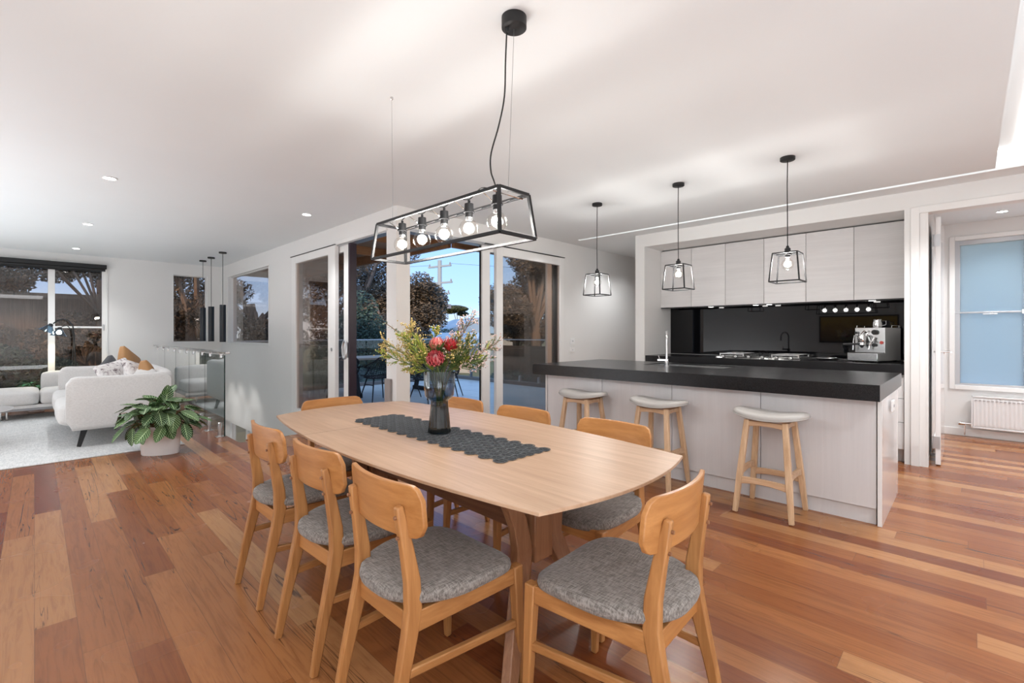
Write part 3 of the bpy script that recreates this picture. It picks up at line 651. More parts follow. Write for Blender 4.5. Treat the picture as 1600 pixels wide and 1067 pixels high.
# ------------------------------------------------------------------ bar stools
def stool_proto():
    r = thing('bar_stool', '', 'stool')
    def seat(u, v, dz=0):
        y = (u-.5)*.46; x = (v-.5)*.30
        s = math.sqrt(max(0, 1-abs(2*u-1)**3.2)); e = abs(2*v-1)
        xx = x*(.55+.45*s); z = .648+.028*abs(2*u-1)**1.8-.010*(e**3)-.008*(abs(2*u-1)**6)
        return (xx, y, z+dz)
    b = B(); n = 40; rings = []
    def ring(scale, z0, sag):
        R = []
        for k in range(n):
            t = 2*math.pi*k/n; c, s_ = math.cos(t), math.sin(t)
            y = .232*scale*(abs(s_)**.75)*(1 if s_ >= 0 else -1); x = .155*scale*(abs(c)**.75)*(1 if c >= 0 else -1)
            R.append((x, y, z0+sag*.030*(abs(y)/.232)**1.8))
        return R
    b.loft([ring(.80, .628, 1), ring(.97, .630, 1), ring(1, .640, 1), ring(.99, .655, 1), ring(.90, .668, 1), ring(.6, .672, 1), ring(.2, .673, 1)])
    st = obj('seat', b, M_LEATHER, r, ang=70)
    rr = ring(1.0, .636, 1)
    obj('seat_piping', B().tube([(p[0]*1.003, p[1]*1.003, p[2]) for p in rr], .0035, 6, closed=True), M_LEATHER, st)
    def lx(s, z): return s*(.178-.075*z/.63)
    def ly(s, z): return s*(.172-.055*z/.63)
    for sx in (-1, 1):
        for sy in (-1, 1):
            b = B().beam([(lx(sx, 0), ly(sy, 0), 0), (lx(sx, .25), ly(sy, .25), .25), (lx(sx, .63), ly(sy, .63), .628)], [.030, .038, .034], [.028, .036, .034])
            lg = obj('leg', b, M_STOOL, r, bevel=.004)
    def arch(p0, p1, h, drop, th, side):
        # arched rail between p0 and p1 (arched underside and top)
        pts = []; P0, P1 = Vector(p0), Vector(p1)
        for k in range(9):
            t = k/8; p = P0.lerp(P1, t); p.z += drop*4*t*(1-t); pts.append(p)
        return B().beam(pts, th, [h*(1-.25*4*(k/8)*(1-k/8)) for k in range(9)], side)
    for sx in (-1, 1):
        z = .215
        obj('footrest', arch((lx(sx, z), ly(-1, z), z), (lx(sx, z), ly(1, z), z), .05, .012, .022, (1, 0, 0)), M_STOOLR, r, bevel=.003)
        z = .60
        obj('seat_rail', arch((lx(sx, z), ly(-1, z), z), (lx(sx, z), ly(1, z), z), .040, .008, .020, (1, 0, 0)), M_STOOLR, r, bevel=.003)
    for sy in (-1, 1):
        z = .27
        obj('side_stretcher', arch((lx(-1, z), ly(sy, z), z), (lx(1, z), ly(sy, z), z), .05, .012, .022, (0, 1, 0)), M_STOOLR, r, bevel=.003)
        z = .60
        obj('seat_rail', arch((lx(-1, z), ly(sy, z), z), (lx(1, z), ly(sy, z), z), .040, .008, .020, (0, 1, 0)), M_STOOLR, r, bevel=.003)
    return r
st = stool_proto(); st.location = (3.548, .985, 0)
st['label'] = 'backless bar stool nearest the glossy end of the island, fully in view'; st['group'] = 'bar stools along the island'
dup(st, (3.548, 1.81, 0), 0, 'backless bar stool in the middle of the three at the island')
dup(st, (3.548, 2.56, 0), 0, 'backless bar stool farthest along the island, by the deck door')

# ------------------------------------------------------------------ dining table
TX, TY = 1.373, 1.835; TR = math.radians(-1.2)
tb = thing('dining_table', 'long oak dining table with bowed edges on dark crossed trestle legs', 'table', (TX, TY, 0), rz=TR)
def outline(hw, hl, bw, bl, n=14):
    P = []
    for k in range(n): t = -1+2*k/n; P.append((hw*t, -hl-bl*.65*(1-t*t)))
    for k in range(n): t = -1+2*k/n; P.append((hw+bw*(1-t*t), hl*t))
    for k in range(n): t = -1+2*k/n; P.append((-hw*t, hl+bl*(1-t*t)))
    for k in range(n): t = -1+2*k/n; P.append((-hw-bw*(1-t*t), -hl*t))
    return P
def scl(P, d): return [(x*(1-d/.5), y*(1-d/1.1)) for x, y in P]
P0 = outline(.415, 1.026, .10, .105)
b = B().loft([[(x, y, .722) for x, y in scl(P0, .03)], [(x, y, .735) for x, y in P0], [(x, y, .7435) for x, y in P0], [(x, y, .745) for x, y in scl(P0, .0015)]])
obj('tabletop', b, M_TABLE, tb, ang=25)
b = B().box(-.512, .385, .7448, .512, .3865, .7452)
obj('leaf_joint', b, M_DARKGAP, tb)
for sx in (-1, 1): obj('apron', B().box(sx*.20-.011, -.72, .665, sx*.20+.011, .72, .7215), M_TABLEB, tb, bevel=.002)
for sy in (-1, 1):
    y = sy*.63
    for sx in (-1, 1):
        pts = [(sx*.215, y+sy*.02, .72), (sx*.165, y+sy*.015, .63), (sx*.105, y+sy*.005, .52), (sx*.085, y+sy*.01, .42), (sx*.13, y+sy*.04, .30), (sx*.225, y+sy*.10, .12), (sx*.285, y+sy*.14, 0)]
        obj('leg', B().beam(pts, [.040]*7, [.055, .058, .068, .080, .068, .052, .042], (0, 1, 0)), M_TABLEU, tb, bevel=.004)
    obj('trestle_block', B().box(-.05, y-.045, .36, .05, y+.045, .56), M_TABLEU, tb, bevel=.004)
    obj('cross_bearer', B().box(-.31, y-.03, .690, .31, y+.03, .7215), M_TABLEU, tb, bevel=.003)
obj('long_beam', B().box(-.03, -.64, .445, .03, .64, .535), M_TABLEB, tb, bevel=.003)

# ------------------------------------------------------------------ dining chairs (local: sitter faces +x)
def chair_proto():
    r = thing('dining_chair', '', 'chair')
    for s in (-1, 1):
        pts = [(-.268, s*.158, 0), (-.234, s*.155, .17), (-.194, s*.152, .34), (-.178, s*.149, .42), (-.180, s*.146, .50), (-.196, s*.142, .60), (-.212, s*.139, .68), (-.220, s*.138, .725)]
        obj('leg', B().beam(pts, [.024, .028, .030, .030, .029, .027, .026, .024], [.026, .036, .046, .050, .047, .038, .030, .022], (0, 1, 0)), M_OAK_Z, r, bevel=.005)
        pts = [(.222, s*.203, 0), (.212, s*.198, .25), (.205, s*.194, .428)]
        obj('leg', B().beam(pts, [.024, .032, .036], [.024, .034, .040], (0, 1, 0)), M_OAK_Z, r, bevel=.005)
        obj('side_rail', B().beam([(-.172, s*.151, .382), (.190, s*.194, .398)], [.022, .022], [.062, .056], (0, 1, 0)), M_OAK_X, r, bevel=.003)
        obj('side_stretcher', B().beam([(-.212, s*.155, .245), (.206, s*.198, .232)], [.020, .020], [.026, .026], (0, 1, 0)), M_OAK_X, r, bevel=.004)
    obj('rear_rail', B().box(-.192, -.148, .345, -.172, .148, .405), M_OAK_Y, r, bevel=.003)
    obj('front_rail', B().box(.192, -.185, .372, .212, .185, .425), M_OAK_Y, r, bevel=.003)
    # seat pad: wide front, rounded back, gentle saddle
    n = 56
    def ring(sc_, z, sag=1.0):
        R = []
        for k in range(n):
            t = 2*math.pi*k/n; c, s_ = math.cos(t), math.sin(t)
            if c >= 0: x = .225*(abs(c)**.42); y = .222*(abs(s_)**.55)*(1 if s_ >= 0 else -1)
            else: x = -.232*(abs(c)**.82); y = .222*(abs(s_)**.62)*(1 if s_ >= 0 else -1)
            if x < 0: y *= 1-.24*(x/.232)**2
            x, y = x*sc_, y*sc_
            zz = z+sag*(.016*(y/.22)**2-.010*max(0, x/.22)**3+.016*max(0, -x/.22)**2)
            R.append((x, y, zz))
        return R
    obj('seat', B().loft([ring(.90, .412), ring(.985, .416), ring(1.0, .428), ring(.985, .444), ring(.93, .454), ring(.75, .460), ring(.45, .460), ring(.12, .460)]), M_SEAT, r, ang=80)
    # curved backrest with rounded corners
    def outl(hw, z0, z1, rad, n=6):
        P = []
        for cx, cz, a0 in ((hw-rad, z1-rad, 0), (-hw+rad, z1-rad, 90), (-hw+rad*.8, z0+rad*.8, 180), (hw-rad*.8, z0+rad*.8, 270)):
            rr = rad if cz > (z0+z1)/2 else rad*.8
            for k in range(n+1):
                a = math.radians(a0+90*k/n); P.append((cx+rr*math.cos(a), cz+rr*math.sin(a)))
        return P
    bb = B()
    hw, z0, z1 = .207, .630, .788
    NU, NV = 26, 8
    def bx(y, z): return -.205+.040*(y/.208)**2-(z-.60)*.10
    def pos(u, v, d):
        y = (u*2-1)*hw; 
        rad = .045; dy = max(0, abs(y)-(hw-rad)); shr = rad-math.sqrt(max(0, rad*rad-dy*dy))
        za, zb = z0+shr*.9, z1-shr; z = za+(zb-za)*v
        return (bx(y, z)+d, y, z)
    F_ = [[pos(i/NU, j/NV, .008) for j in range(NV+1)] for i in range(NU+1)]
    K_ = [[pos(i/NU, j/NV, -.008) for j in range(NV+1)] for i in range(NU+1)]
    rings = []
    for i in range(NU+1): rings.append(F_[i]+K_[i][::-1])
    bb.loft(rings)
    obj('backrest', bb, M_OAK_Y, r, bevel=.003, ang=40)
    for s in (-1, 1):
        for z in (.635, .695):
            obj('screw_plug', B().lathe((-.2165-(z-.6)*.13-.004, s*.1405, z), [(.0055, .004), (.0055, -.003), (0, -.003)], 10, 'x'), M_TABLEU, r)
    return r
ch = chair_proto(); G = 'eight matching oak dining chairs around the table'
ch.location = (.95, 1.31, 0); ch['group'] = G
ch['label'] = 'oak dining chair nearest the viewer on the left side of the table'
dup(ch, (.957, 1.835, 0), math.radians(2), 'oak dining chair in the middle of the left side, behind the nearest left chair')
dup(ch, (.962, 2.40, 0), 0, 'oak dining chair farthest along the left side of the table, by the stairwell')
dup(ch, (1.312, .80, 0), math.pi/2+math.radians(2.5), 'oak dining chair at the near head of the table, bottom centre')
dup(ch, (1.795, 1.25, 0), math.pi, 'oak dining chair tucked in on the island side, nearest the near end')
dup(ch, (1.795, 1.85, 0), math.pi, 'oak dining chair tucked in on the island side, middle of the three')
dup(ch, (1.795, 2.40, 0), math.pi, 'oak dining chair on the island side partly hidden behind the vase')
dup(ch, (1.385, 2.835, 0), -math.pi/2, 'oak dining chair at the far head of the table in front of the sliding door')

# ------------------------------------------------------------------ table runner (lace of leather rings), vase
cs = []
rn = B(); rw, rl = .135, .585; step = .0485
def ringmesh(b, cx, cy, r, z0, th=.0028, n=12):
    b.tube([(cx+r*math.cos(2*math.pi*k/n), cy+r*math.sin(2*math.pi*k/n), z0) for k in range(n)], th, 4, closed=True)
i = 0
ny = int(2*rl/(step*.866))
for jx in range(ny+1):
    y = -rl+jx*step*.866
    for ix in range(6):
        x = -rw+(ix+.5*(jx % 2))*step+.008
        if abs(x) > rw: continue
        ringmesh(rn, x, y, step*.575, .0030, .0016)
        for a in range(6):
            t = math.radians(60*a+15); q = step*.30
            if a % 2 == 0: ringmesh(rn, x+q*math.cos(t), y+q*math.sin(t), step*.235, .0030, .0011, 8)
M_RUN = mat('charcoal_leather', (.018, .019, .022), .55)
M_RUN2 = mat('charcoal_backing', (.012, .012, .014), .7)
rt = thing('table_runner', 'charcoal cut-out leather table runner lying along the middle of the dining table', 'runner', (1.345, 1.83, .7455), rz=TR*.6)
obj('lacework', rn, mat('runner_edge', (.095, .10, .105), .6), rt, smooth=False)
# dark petals filling the rings
pt = B()
for jx in range(ny+1):
    y = -rl+jx*step*.866
    for ix in range(6):
        x = -rw+(ix+.5*(jx % 2))*step+.008
        if abs(x) > rw: continue
        for a in range(6):
            t = math.radians(60*a+15); q = step*.30
            pt.lathe((x+q*math.cos(t), y+q*math.sin(t), 0), [(step*.235, .0004), (step*.235, .0022)], 6)
obj('petals', pt, M_RUN, rt, smooth=False)
VX, VY, VZ = 1.345, 1.80, .752
vs = thing('glass_vase', 'ribbed smoked glass vase with a wide upper bowl standing on the runner', 'vase', (VX, VY, VZ))
obj('lower_body', B().lathe((0, 0, 0), [(.050, .0), (.054, .006), (.050, .03), (.043, .10), (.039, .145), (.040, .150)], 72, cap=False, rib=.035, nr=18), M_VASE2, vs, ang=80)
obj('upper_bowl', B().lathe((0, 0, 0), [(.040, .150), (.062, .168), (.067, .178), (.071, .22), (.072, .29), (.070, .29), (.069, .22), (.067, .182), (.058, .170), (.037, .153)], 72, cap=False, rib=.018, nr=24), M_VASE1, vs, ang=80)
obj('thick_base', B().lathe((0, 0, 0), [(.046, .001), (.048, .008), (.040, .016), (0, .013)], 36, rib=.03, nr=18), mat('base_glass', (.8, .85, .85), .02, trans=1.0), vs, ang=80)
obj('water', B().lathe((0, 0, 0), [(.044, .018), (.041, .05), (.036, .13), (.0, .13)], 24), mat('dark_water', (.02, .03, .025), .05, trans=.3), vs)

# plant helpers
def leaf(b, base, d, up, L, w, bend=.3, n=4, fold=.15):
    """pointed leaf as a folded strip"""
    d = Vector(d).normalized(); up = Vector(up); side = d.cross(up)
    if side.length < 1e-4: side = d.orthogonal()
    side.normalize(); nrm = side.cross(d).normalized(); base = Vector(base)
    R = []
    for k in range(n+1):
        t = k/n; c = base+d*L*t-nrm*(bend*L*t*t); ww = w/2*(math.sin(math.pi*min(1, t*.92+.06))**.8)
        R.append((c-side*ww+nrm*fold*ww, c, c+side*ww+nrm*fold*ww))
    k0 = len(b.v)
    for r in R: b.v += [tuple(p) for p in r]
    for k in range(n):
        a = k0+3*k; b.f += [(a, a+1, a+4, a+3), (a+1, a+2, a+5, a+4)]
def curve(p0, d, L, droop=.2, n=8, jig=0):
    p0 = Vector(p0); d = Vector(d).normalized(); out = [p0]
    for k in range(n):
        d = (d+Vector((random.uniform(-jig, jig), random.uniform(-jig, jig), -droop/n))).normalized(); out.append(out[-1]+d*L/n)
    return out
FR = Vector((.714, .70, 0)); RT = Vector((.70, -.714, 0)); UP = Vector((0, 0, 1))
M_G1 = leafmat('yellow_green_leaf', (.14, .20, .03), (.32, .36, .05), (.52, .50, .09), .5)
M_G2 = leafmat('mid_green_leaf', (.05, .09, .025), (.12, .17, .045), (.24, .27, .08), .5)
M_G3 = leafmat('gum_leaf', (.10, .13, .09), (.19, .22, .15), (.30, .32, .22), .6)
M_GOLD = leafmat('golden_sprig', (.30, .20, .06), (.55, .40, .14), (.72, .58, .25), .6)
M_PINKW = leafmat('pale_pink_blossom', (.45, .28, .24), (.65, .47, .42), (.78, .66, .60), .6)
M_MAUVE = leafmat('mauve_blossom', (.30, .24, .30), (.48, .42, .48), (.62, .56, .58), .6)
M_STEM = mat('green_stem', (.12, .16, .05), .6)
M_STEMB = mat('brown_stem', (.20, .12, .06), .7)
def sprig(label, kind, dirv, L, m_leaf, m_stem, droop, nside, lw, ll, off=(0, 0), tips=None, cat='foliage sprig', name='foliage_sprig'):
    base = Vector((VX+off[0], VY+off[1], VZ+.05))
    r = thing(name, label, cat, base, 'flowers and foliage in the glass vase')
    neck = Vector((off[0]*.2, off[1]*.2, .13))
    mid = Vector((off[0]*1.1, off[1]*1.1, .0))
    d = Vector(dirv).normalized()
    rim = Vector((d.x*.035, d.y*.035, .24)) + Vector((off[0], off[1], 0))*.6
    start = Vector((0, 0, 0))
    main = [start, Vector((-off[0]*.5+d.x*.008, -off[1]*.5+d.y*.008, .12)), rim]
    main += curve(rim, d, L, droop, 8, .06)[1:]
    sb = B().tube(main, [.0022]*(len(main)-1)+[.001], 5); lb = B(); tb_ = B()
    for q in range(nside):
        k = random.uniform(2.2, len(main)-1.02); i = int(k); p = main[i].lerp(main[i+1], k-i)
        t = (k-2)/(len(main)-3)
        ax = (main[i+1]-main[i]).normalized(); rd = Vector((random.gauss(0, 1), random.gauss(0, 1), random.gauss(0, 1))); rd = (rd-ax*rd.dot(ax)).normalized()
        if kind == 'branchy':
            bd = (ax*1.1+rd*.8).normalized(); bl = L*.30*(1.15-t*.6); sub = curve(p, bd, bl, -.1, 4, .12)
            sb.tube(sub, [.0011]*4+[.0006], 4)
            for z in range(12):
                kk = random.uniform(.5, 3.98); ii = int(kk); pp = sub[ii].lerp(sub[ii+1], kk-ii)
                r2 = Vector((random.gauss(0, 1), random.gauss(0, 1), random.gauss(0, 1))).normalized()
                leaf(lb, pp, bd*1.0+r2*.8, r2, ll*random.uniform(.6, 1.1), lw*1.35, .2, 2)
            if tips:
                for z in range(5):
                    pp = sub[-1]+Vector((random.gauss(0, .008), random.gauss(0, .008), random.gauss(0, .008)))
                    tb_.ball(pp, random.uniform(.0022, .0042), n=6, m=4)
        elif kind == 'needles':
            leaf(lb, p, ax*1.3+rd*.7, rd, ll*random.uniform(.7, 1.1), lw, .1, 2)
        else:
            leaf(lb, p, ax*.6+rd, rd, ll*random.uniform(.7, 1.1), lw*random.uniform(.8, 1.1), .25, 4)
    obj('stem', sb, m_stem, r)
    obj('leaves', lb, m_leaf, r, smooth=False, fix=False)
    if tips and tb_.v: obj('buds', tb_, tips, r)
    return r
def dv(a, u, f=0): return RT*a+UP*u+FR*f     # screen-right, up, away
sprig('long golden feathery sprig leaning far left out of the vase at mid height', 'branchy', dv(-.95, .62, .05), 0.256, M_GOLD, M_STEM, .0, 26, .0035, .022, (-.012, .006), M_GOLD)
sprig('lower golden green sprig reaching left over the table', 'branchy', dv(-1.0, .42, -.1), 0.218, M_G1, M_STEM, .05, 26, .0035, .024, (-.015, -.004), M_GOLD)
sprig('yellow blossomed sprig standing up left of the red flowers', 'branchy', dv(-.45, .95, .1), 0.243, M_GOLD, M_STEM, 0, 26, .004, .018, (-.006, .01), M_GOLD)
sprig('dull green gum sprig with round leaves curving out at the top left', 'leafy', dv(-.62, .95, .05), 0.333, M_G3, M_STEMB, .5, 34, .016, .019, (-.01, .0), None)
sprig('bright lime green brush of needles just left of the proteas', 'needles', dv(-.42, .9, -.25), 0.166, M_G1, M_STEM, 0, 110, .004, .05, (-.008, -.008), None)
sprig('second lime green needle brush close above the vase rim, left', 'needles', dv(-.62, .7, -.1), 0.141, M_G1, M_STEM, 0, 90, .004, .045, (-.004, -.008), None)
sprig('pink and white wax flower spray rising highest on the right', 'branchy', dv(.42, 1.0, .05), 0.282, M_G2, M_STEMB, 0, 30, .002, .012, (.01, .0), M_PINKW)
sprig('mauve blossom spray behind the proteas, right of centre', 'branchy', dv(.25, .9, .3), 0.230, M_MAUVE, M_STEMB, 0, 30, .003, .012, (.006, .008), M_MAUVE)
sprig('wide pink tipped spray reaching right towards the door frame', 'branchy', dv(.95, .62, .0), 0.256, M_G2, M_STEMB, .05, 30, .0025, .014, (.014, -.003), M_PINKW)
sprig('low green spray with cream buds hanging right of the vase', 'branchy', dv(.85, .38, -.2), 0.192, M_G2, M_STEM, .12, 30, .003, .018, (.012, -.01), M_PINKW)
sprig('broad yellow green leaves at the right edge of the bouquet', 'leafy', dv(.9, .5, -.1), 0.218, M_G1, M_STEM, .05, 26, .016, .05, (.01, .004), None)
sprig('dense mid green foliage filling the centre above the vase rim', 'leafy', dv(.05, 1, -.15), 0.115, M_G2, M_STEM, 0, 110, .010, .05, (0, -.006), None)
sprig('green leafy filler low on the right of the vase rim', 'needles', dv(.55, .6, -.15), 0.128, M_G2, M_STEM, 0, 100, .005, .045, (.008, -.006), None)
sprig('green leafy filler low on the left of the vase rim', 'needles', dv(-.5, .65, .15), 0.128, M_G2, M_STEM, 0, 100, .005, .045, (-.008, .006), None)
sprig('tall pale green sprig rising in the middle behind the coral protea', 'branchy', dv(-.12, 1.0, .15), .19, M_G1, M_STEM, 0, 26, .004, .02, (-.002, .01), M_GOLD)
sprig('upright yellow green sprig between the crimson protea and the pink spray', 'branchy', dv(.42, .9, .15), .17, M_G1, M_STEM, 0, 26, .004, .02, (.006, .0), M_GOLD)
sprig('dense olive spray filling the right shoulder of the bouquet', 'branchy', dv(.6, .8, -.1), .21, M_G2, M_STEM, 0, 30, .004, .02, (.01, -.004), M_GOLD)
sprig('dense golden spray filling the left shoulder of the bouquet', 'branchy', dv(-.7, .8, -.1), .21, M_G1, M_STEM, 0, 30, .004, .02, (-.01, -.004), M_GOLD)
def protea(label, dirv, L, size, c_in, c_out, openness, off):
    base = Vector((VX+off[0], VY+off[1], VZ+.05)); r = thing('protea_flower', label, 'flower', base, 'proteas in the glass vase')
    d = Vector(dirv).normalized(); rim = Vector((d.x*.03, d.y*.03, .22)); p = rim+d*L
    obj('stem', B().tube([(0, 0, 0), (d.x*.01, d.y*.01, .12), rim, p], .004, 6), M_STEM, r)
    pb = B(); ax = d; a1 = ax.orthogonal().normalized(); a2 = ax.cross(a1)
    for ring, (nn, rad, ln, tilt) in enumerate(((9, .20, 1.0, .10), (11, .30, .98, .22*openness), (13, .36, .82, .42*openness), (13, .34, .58, .6*openness))):
        for k in range(nn):
            t = 2*math.pi*(k+.5*(ring % 2))/nn; rr = a1*math.cos(t)+a2*math.sin(t)
            # cupped bract: bulges out then closes in at the tip
            q0 = p+rr*size*.10; L_ = size*ln; side = ax.cross(rr)
            R = []
            for m_ in range(6):
                v = m_/5; c = q0+ax*L_*v+rr*size*rad*math.sin(math.pi*min(1, v*(.82-.28*tilt)))*(1+tilt*v)
                w = size*.11*math.sin(math.pi*(.12+.84*v))
                R.append((c-side*w, c+rr*w*.3, c+side*w))
            k0 = len(pb.v)
            for q in R: pb.v += [tuple(z) for z in q]
            for m_ in range(5):
                a = k0+3*m_; pb.f += [(a, a+1, a+4, a+3), (a+1, a+2, a+5, a+4)]
    m = leafmat(label.split()[0]+'_bract', c_out, tuple((x+y)/2 for x, y in zip(c_in, c_out)), c_in, .5)
    obj('bracts', pb, m, r, fix=False)
    obj('flower_heart', B().ball(p+ax*size*.42, size*.20, size*.20, size*.34), mat('protea_heart', (.55, .30, .28), .8), r)
    lb = B()
    for k in range(9):
        t = 2*math.pi*k/9; rr = a1*math.cos(t)+a2*math.sin(t); leaf(lb, p-ax*size*.1, ax*.9+rr*.9, rr, size*.9, size*.24, -.1, 4)
    obj('leaves', lb, M_G2, r, fix=False)
protea('rose pink round protea flower at the front of the bouquet, lowest of the three', dv(-.05, .55, -.55), .085, .070, (.70, .25, .25), (.42, .035, .05), 1.0, (0, -.012))
protea('crimson pointed protea flower at the top right of the three', dv(.26, 1, .05), .115, .068, (.55, .03, .03), (.30, .01, .015), 1.1, (.01, .004))
protea('coral pale tipped protea flower beside the crimson one, at the top left', dv(-.04, 1, .05), .115, .066, (.75, .32, .25), (.50, .07, .06), .6, (-.006, .004))

# ------------------------------------------------------------------ linear pendant
LP = thing('linear_pendant_lamp', 'black open frame pendant with five clear globe bulbs hanging over the dining table', 'pendant lamp', (1.375, 1.80, H), world=True)
zt, zb = 1.805, 1.618
ty0, ty1, by0, by1 = 1.335, 2.275, 1.308, 2.292; tx0, tx1, bx0, bx1 = 1.288, 1.462, 1.266, 1.476
CXL = 1.375
Tt = [(tx0, ty0, zt), (tx1, ty0, zt), (tx1, ty1, zt), (tx0, ty1, zt)]; Bb = [(bx0, by0, zb), (bx1, by0, zb), (bx1, by1, zb), (bx0, by1, zb)]
b = B(); w_ = .013
for k in range(4):
    for Q in (Tt, Bb): b.beam([Q[k], Q[(k+1) % 4]], w_, w_, (0, 0, 1))
    b.beam([Tt[k], Bb[k]], w_, w_, (1, 0, 0))
obj('frame', b, M_BLACK, LP, bevel=.001)
ys_ = [1.436, 1.620, 1.803, 1.985, 2.168]
BULBS = []
obj('wire_brace', B().tube([(tx0, 1.37, zt-.01), (tx1, 1.37, zt-.01)], .003, 5), M_CHROME, LP)
for k, y in enumerate(ys_):
    sh = obj('lamp_holder', B().lathe((CXL, y, 0), [(.0, 1.822), (.006, 1.822), (.006, 1.808), (.020, 1.806), (.021, 1.772), (.026, 1.771), (.026, 1.766), (.018, 1.765), (.018, 1.745), (0, 1.745)], 18), M_BLACK, LP)
    obj('support_wire', B().tube([(tx0, y, zt), (CXL-.022, y, 1.775), (CXL+.022, y, 1.775), (tx1, y, zt)], .0022, 5), M_CHROME, sh)
    obj('collar', B().lathe((CXL, y, 0), [(.0165, 1.762), (.0165, 1.735), (.014, 1.730)], 18), M_STEEL, sh)
def globe(parent, c, r, neck, w, nm='bulb'):
    prof = [(.013, neck)]+[(max(.013, r*math.sin(a)), r*math.cos(a)) for a in [math.radians(22+158*k/16) for k in range(17)]]
    g = obj(nm, B().lathe(c, [(q, z) for q, z in prof], 28, cap=False), M_BULBG, parent, ang=80)
    obj('filament', B().tube([(c[0]+.006*math.cos(q), c[1]+.006*math.sin(q), c[2]-.012+.024*(k%2)) for k, q in enumerate([2*math.pi*j/8 for j in range(8)])], .0007, 4, closed=True), M_FIL, g)
    point('bulb_light', (c[0], c[1], c[2]-.004), w, .033)
for y in ys_: globe(LP, (CXL, y, 1.694), .044, .046, K_BULB)
# rose, cord, wires
cx_, cy_ = 1.395, 1.355
obj('ceiling_rose', B().lathe((cx_, cy_, 0), [(.052, H), (.052, H-.045), (.048, H-.048), (0, H-.048)], 32), M_BLACK, LP)
obj('cord_grip', B().lathe((cx_-.028, cy_+.015, 0), [(.008, H-.046), (.008, H-.066), (.005, H-.07)], 12), M_BLACK, LP)
pts = []
P_ = [(cx_-.028, cy_+.015, H-.06), (cx_-.03, cy_+.02, 2.35), (cx_-.035, cy_+.022, 2.2), (cx_-.05, cy_+.04, 2.08), (cx_-.065, cy_+.07, 1.97), (cx_-.062, cy_+.075, 1.90), (cx_-.05, cy_+.07, 1.86), (CXL-.0, 1.436, 1.828)]
def crom(P, n=6):
    P = [Vector(p) for p in P]; P = [P[0]*2-P[1]]+P+[P[-1]*2-P[-2]]; out = []
    for i in range(1, len(P)-2):
        for k in range(n):
            t = k/n; a, b_, c, d = P[i-1:i+3]
            out.append(.5*((2*b_)+(c-a)*t+(2*a-5*b_+4*c-d)*t*t+(3*b_-a-3*c+d)*t**3))
    return out+[P[-2]]
obj('cord', B().tube(crom(P_), .0032, 8), M_CORD, LP)
Q_ = []
for k in range(5):
    Q_.append((CXL, ys_[k], 1.826))
    if k < 4: Q_.append((CXL-.006, (ys_[k]+ys_[k+1])/2, 1.848 if k else 1.856))
obj('link_cable', B().tube(crom(Q_), .0026, 6), M_CORD, LP)
obj('hanging_wire', B().tube([(CXL, 1.37, zt), (cx_, cy_, H-.046)], .0009, 4), M_WIRE, LP)
obj('hanging_wire', B().tube([(CXL, 2.262, zt), (1.39, 2.299, H)], .0009, 4), M_WIRE, LP)
obj('wire_anchor', B().lathe((1.39, 2.299, 0), [(.008, H), (.008, H-.012), (.003, H-.018), (0, H-.018)], 12), M_STEEL, LP)
# ------------------------------------------------------------------ island pendants
def cage_pendant(x, y, label, rz=0):
    r = thing('cage_pendant_lamp', label, 'pendant lamp', (x, y, H), 'three cage pendants over the island', rz)
    zt, zb, a, c = -.718, -.928, .080, .099
    Tq = [(-a, -a, zt), (a, -a, zt), (a, a, zt), (-a, a, zt)]; Bq = [(-c, -c, zb), (c, -c, zb), (c, c, zb), (-c, c, zb)]
    b = B()
    for k in range(4):
        for Q in (Tq, Bq): b.beam([Q[k], Q[(k+1) % 4]], .009, .009, (0, 0, 1))
        b.beam([Tq[k], Bq[k]], .009, .009, (1, 0, 0))
    b.beam([(-a, 0, zt), (a, 0, zt)], .008, .006, (0, 0, 1)); b.beam([(0, -a, zt), (0, a, zt)], .008, .006, (0, 0, 1))
    obj('cage', b, M_BLACK, r)
    obj('ceiling_rose', B().lathe((0, 0, 0), [(.050, 0), (.050, -.022), (.046, -.025), (0, -.025)], 28), M_BLACK, r)
    obj('cord', B().tube([(0, 0, -.02), (.002, .003, -.2), (-.004, .0, -.45), (0, 0, -.68)], .0035, 8), M_CORD, r)
    obj('lamp_holder', B().lathe((0, 0, 0), [(.008, -.66), (.012, -.675), (.020, -.68), (.021, -.72), (.026, -.722), (.026, -.728), (.018, -.73), (.018, -.745), (0, -.745)], 16), M_BLACK, r)
    g = obj('bulb', B().lathe((0, 0, -.797), [(.014, .052)]+[(max(.014, .042*math.sin(q)), .042*math.cos(q)) for q in [math.radians(24+156*k/14) for k in range(15)]], 24, cap=False), M_BULBG, r, ang=80)
    obj('filament', B().tube([(.006*math.cos(q), .006*math.sin(q), -.81+.024*(k%2)) for k, q in enumerate([2*math.pi*j/8 for j in range(8)])], .0007, 4, closed=True), M_FIL, g)
    point('bulb_light', (x, y, H-.80), K_PEND, .033)
cage_pendant(3.935, .976, 'black cage pendant lamp over the near end of the island, largest of the three', math.radians(0))
cage_pendant(3.956, 1.832, 'black cage pendant lamp over the middle of the island')
cage_pendant(3.987, 2.70, 'black cage pendant lamp over the far end of the island, beside the deck door')

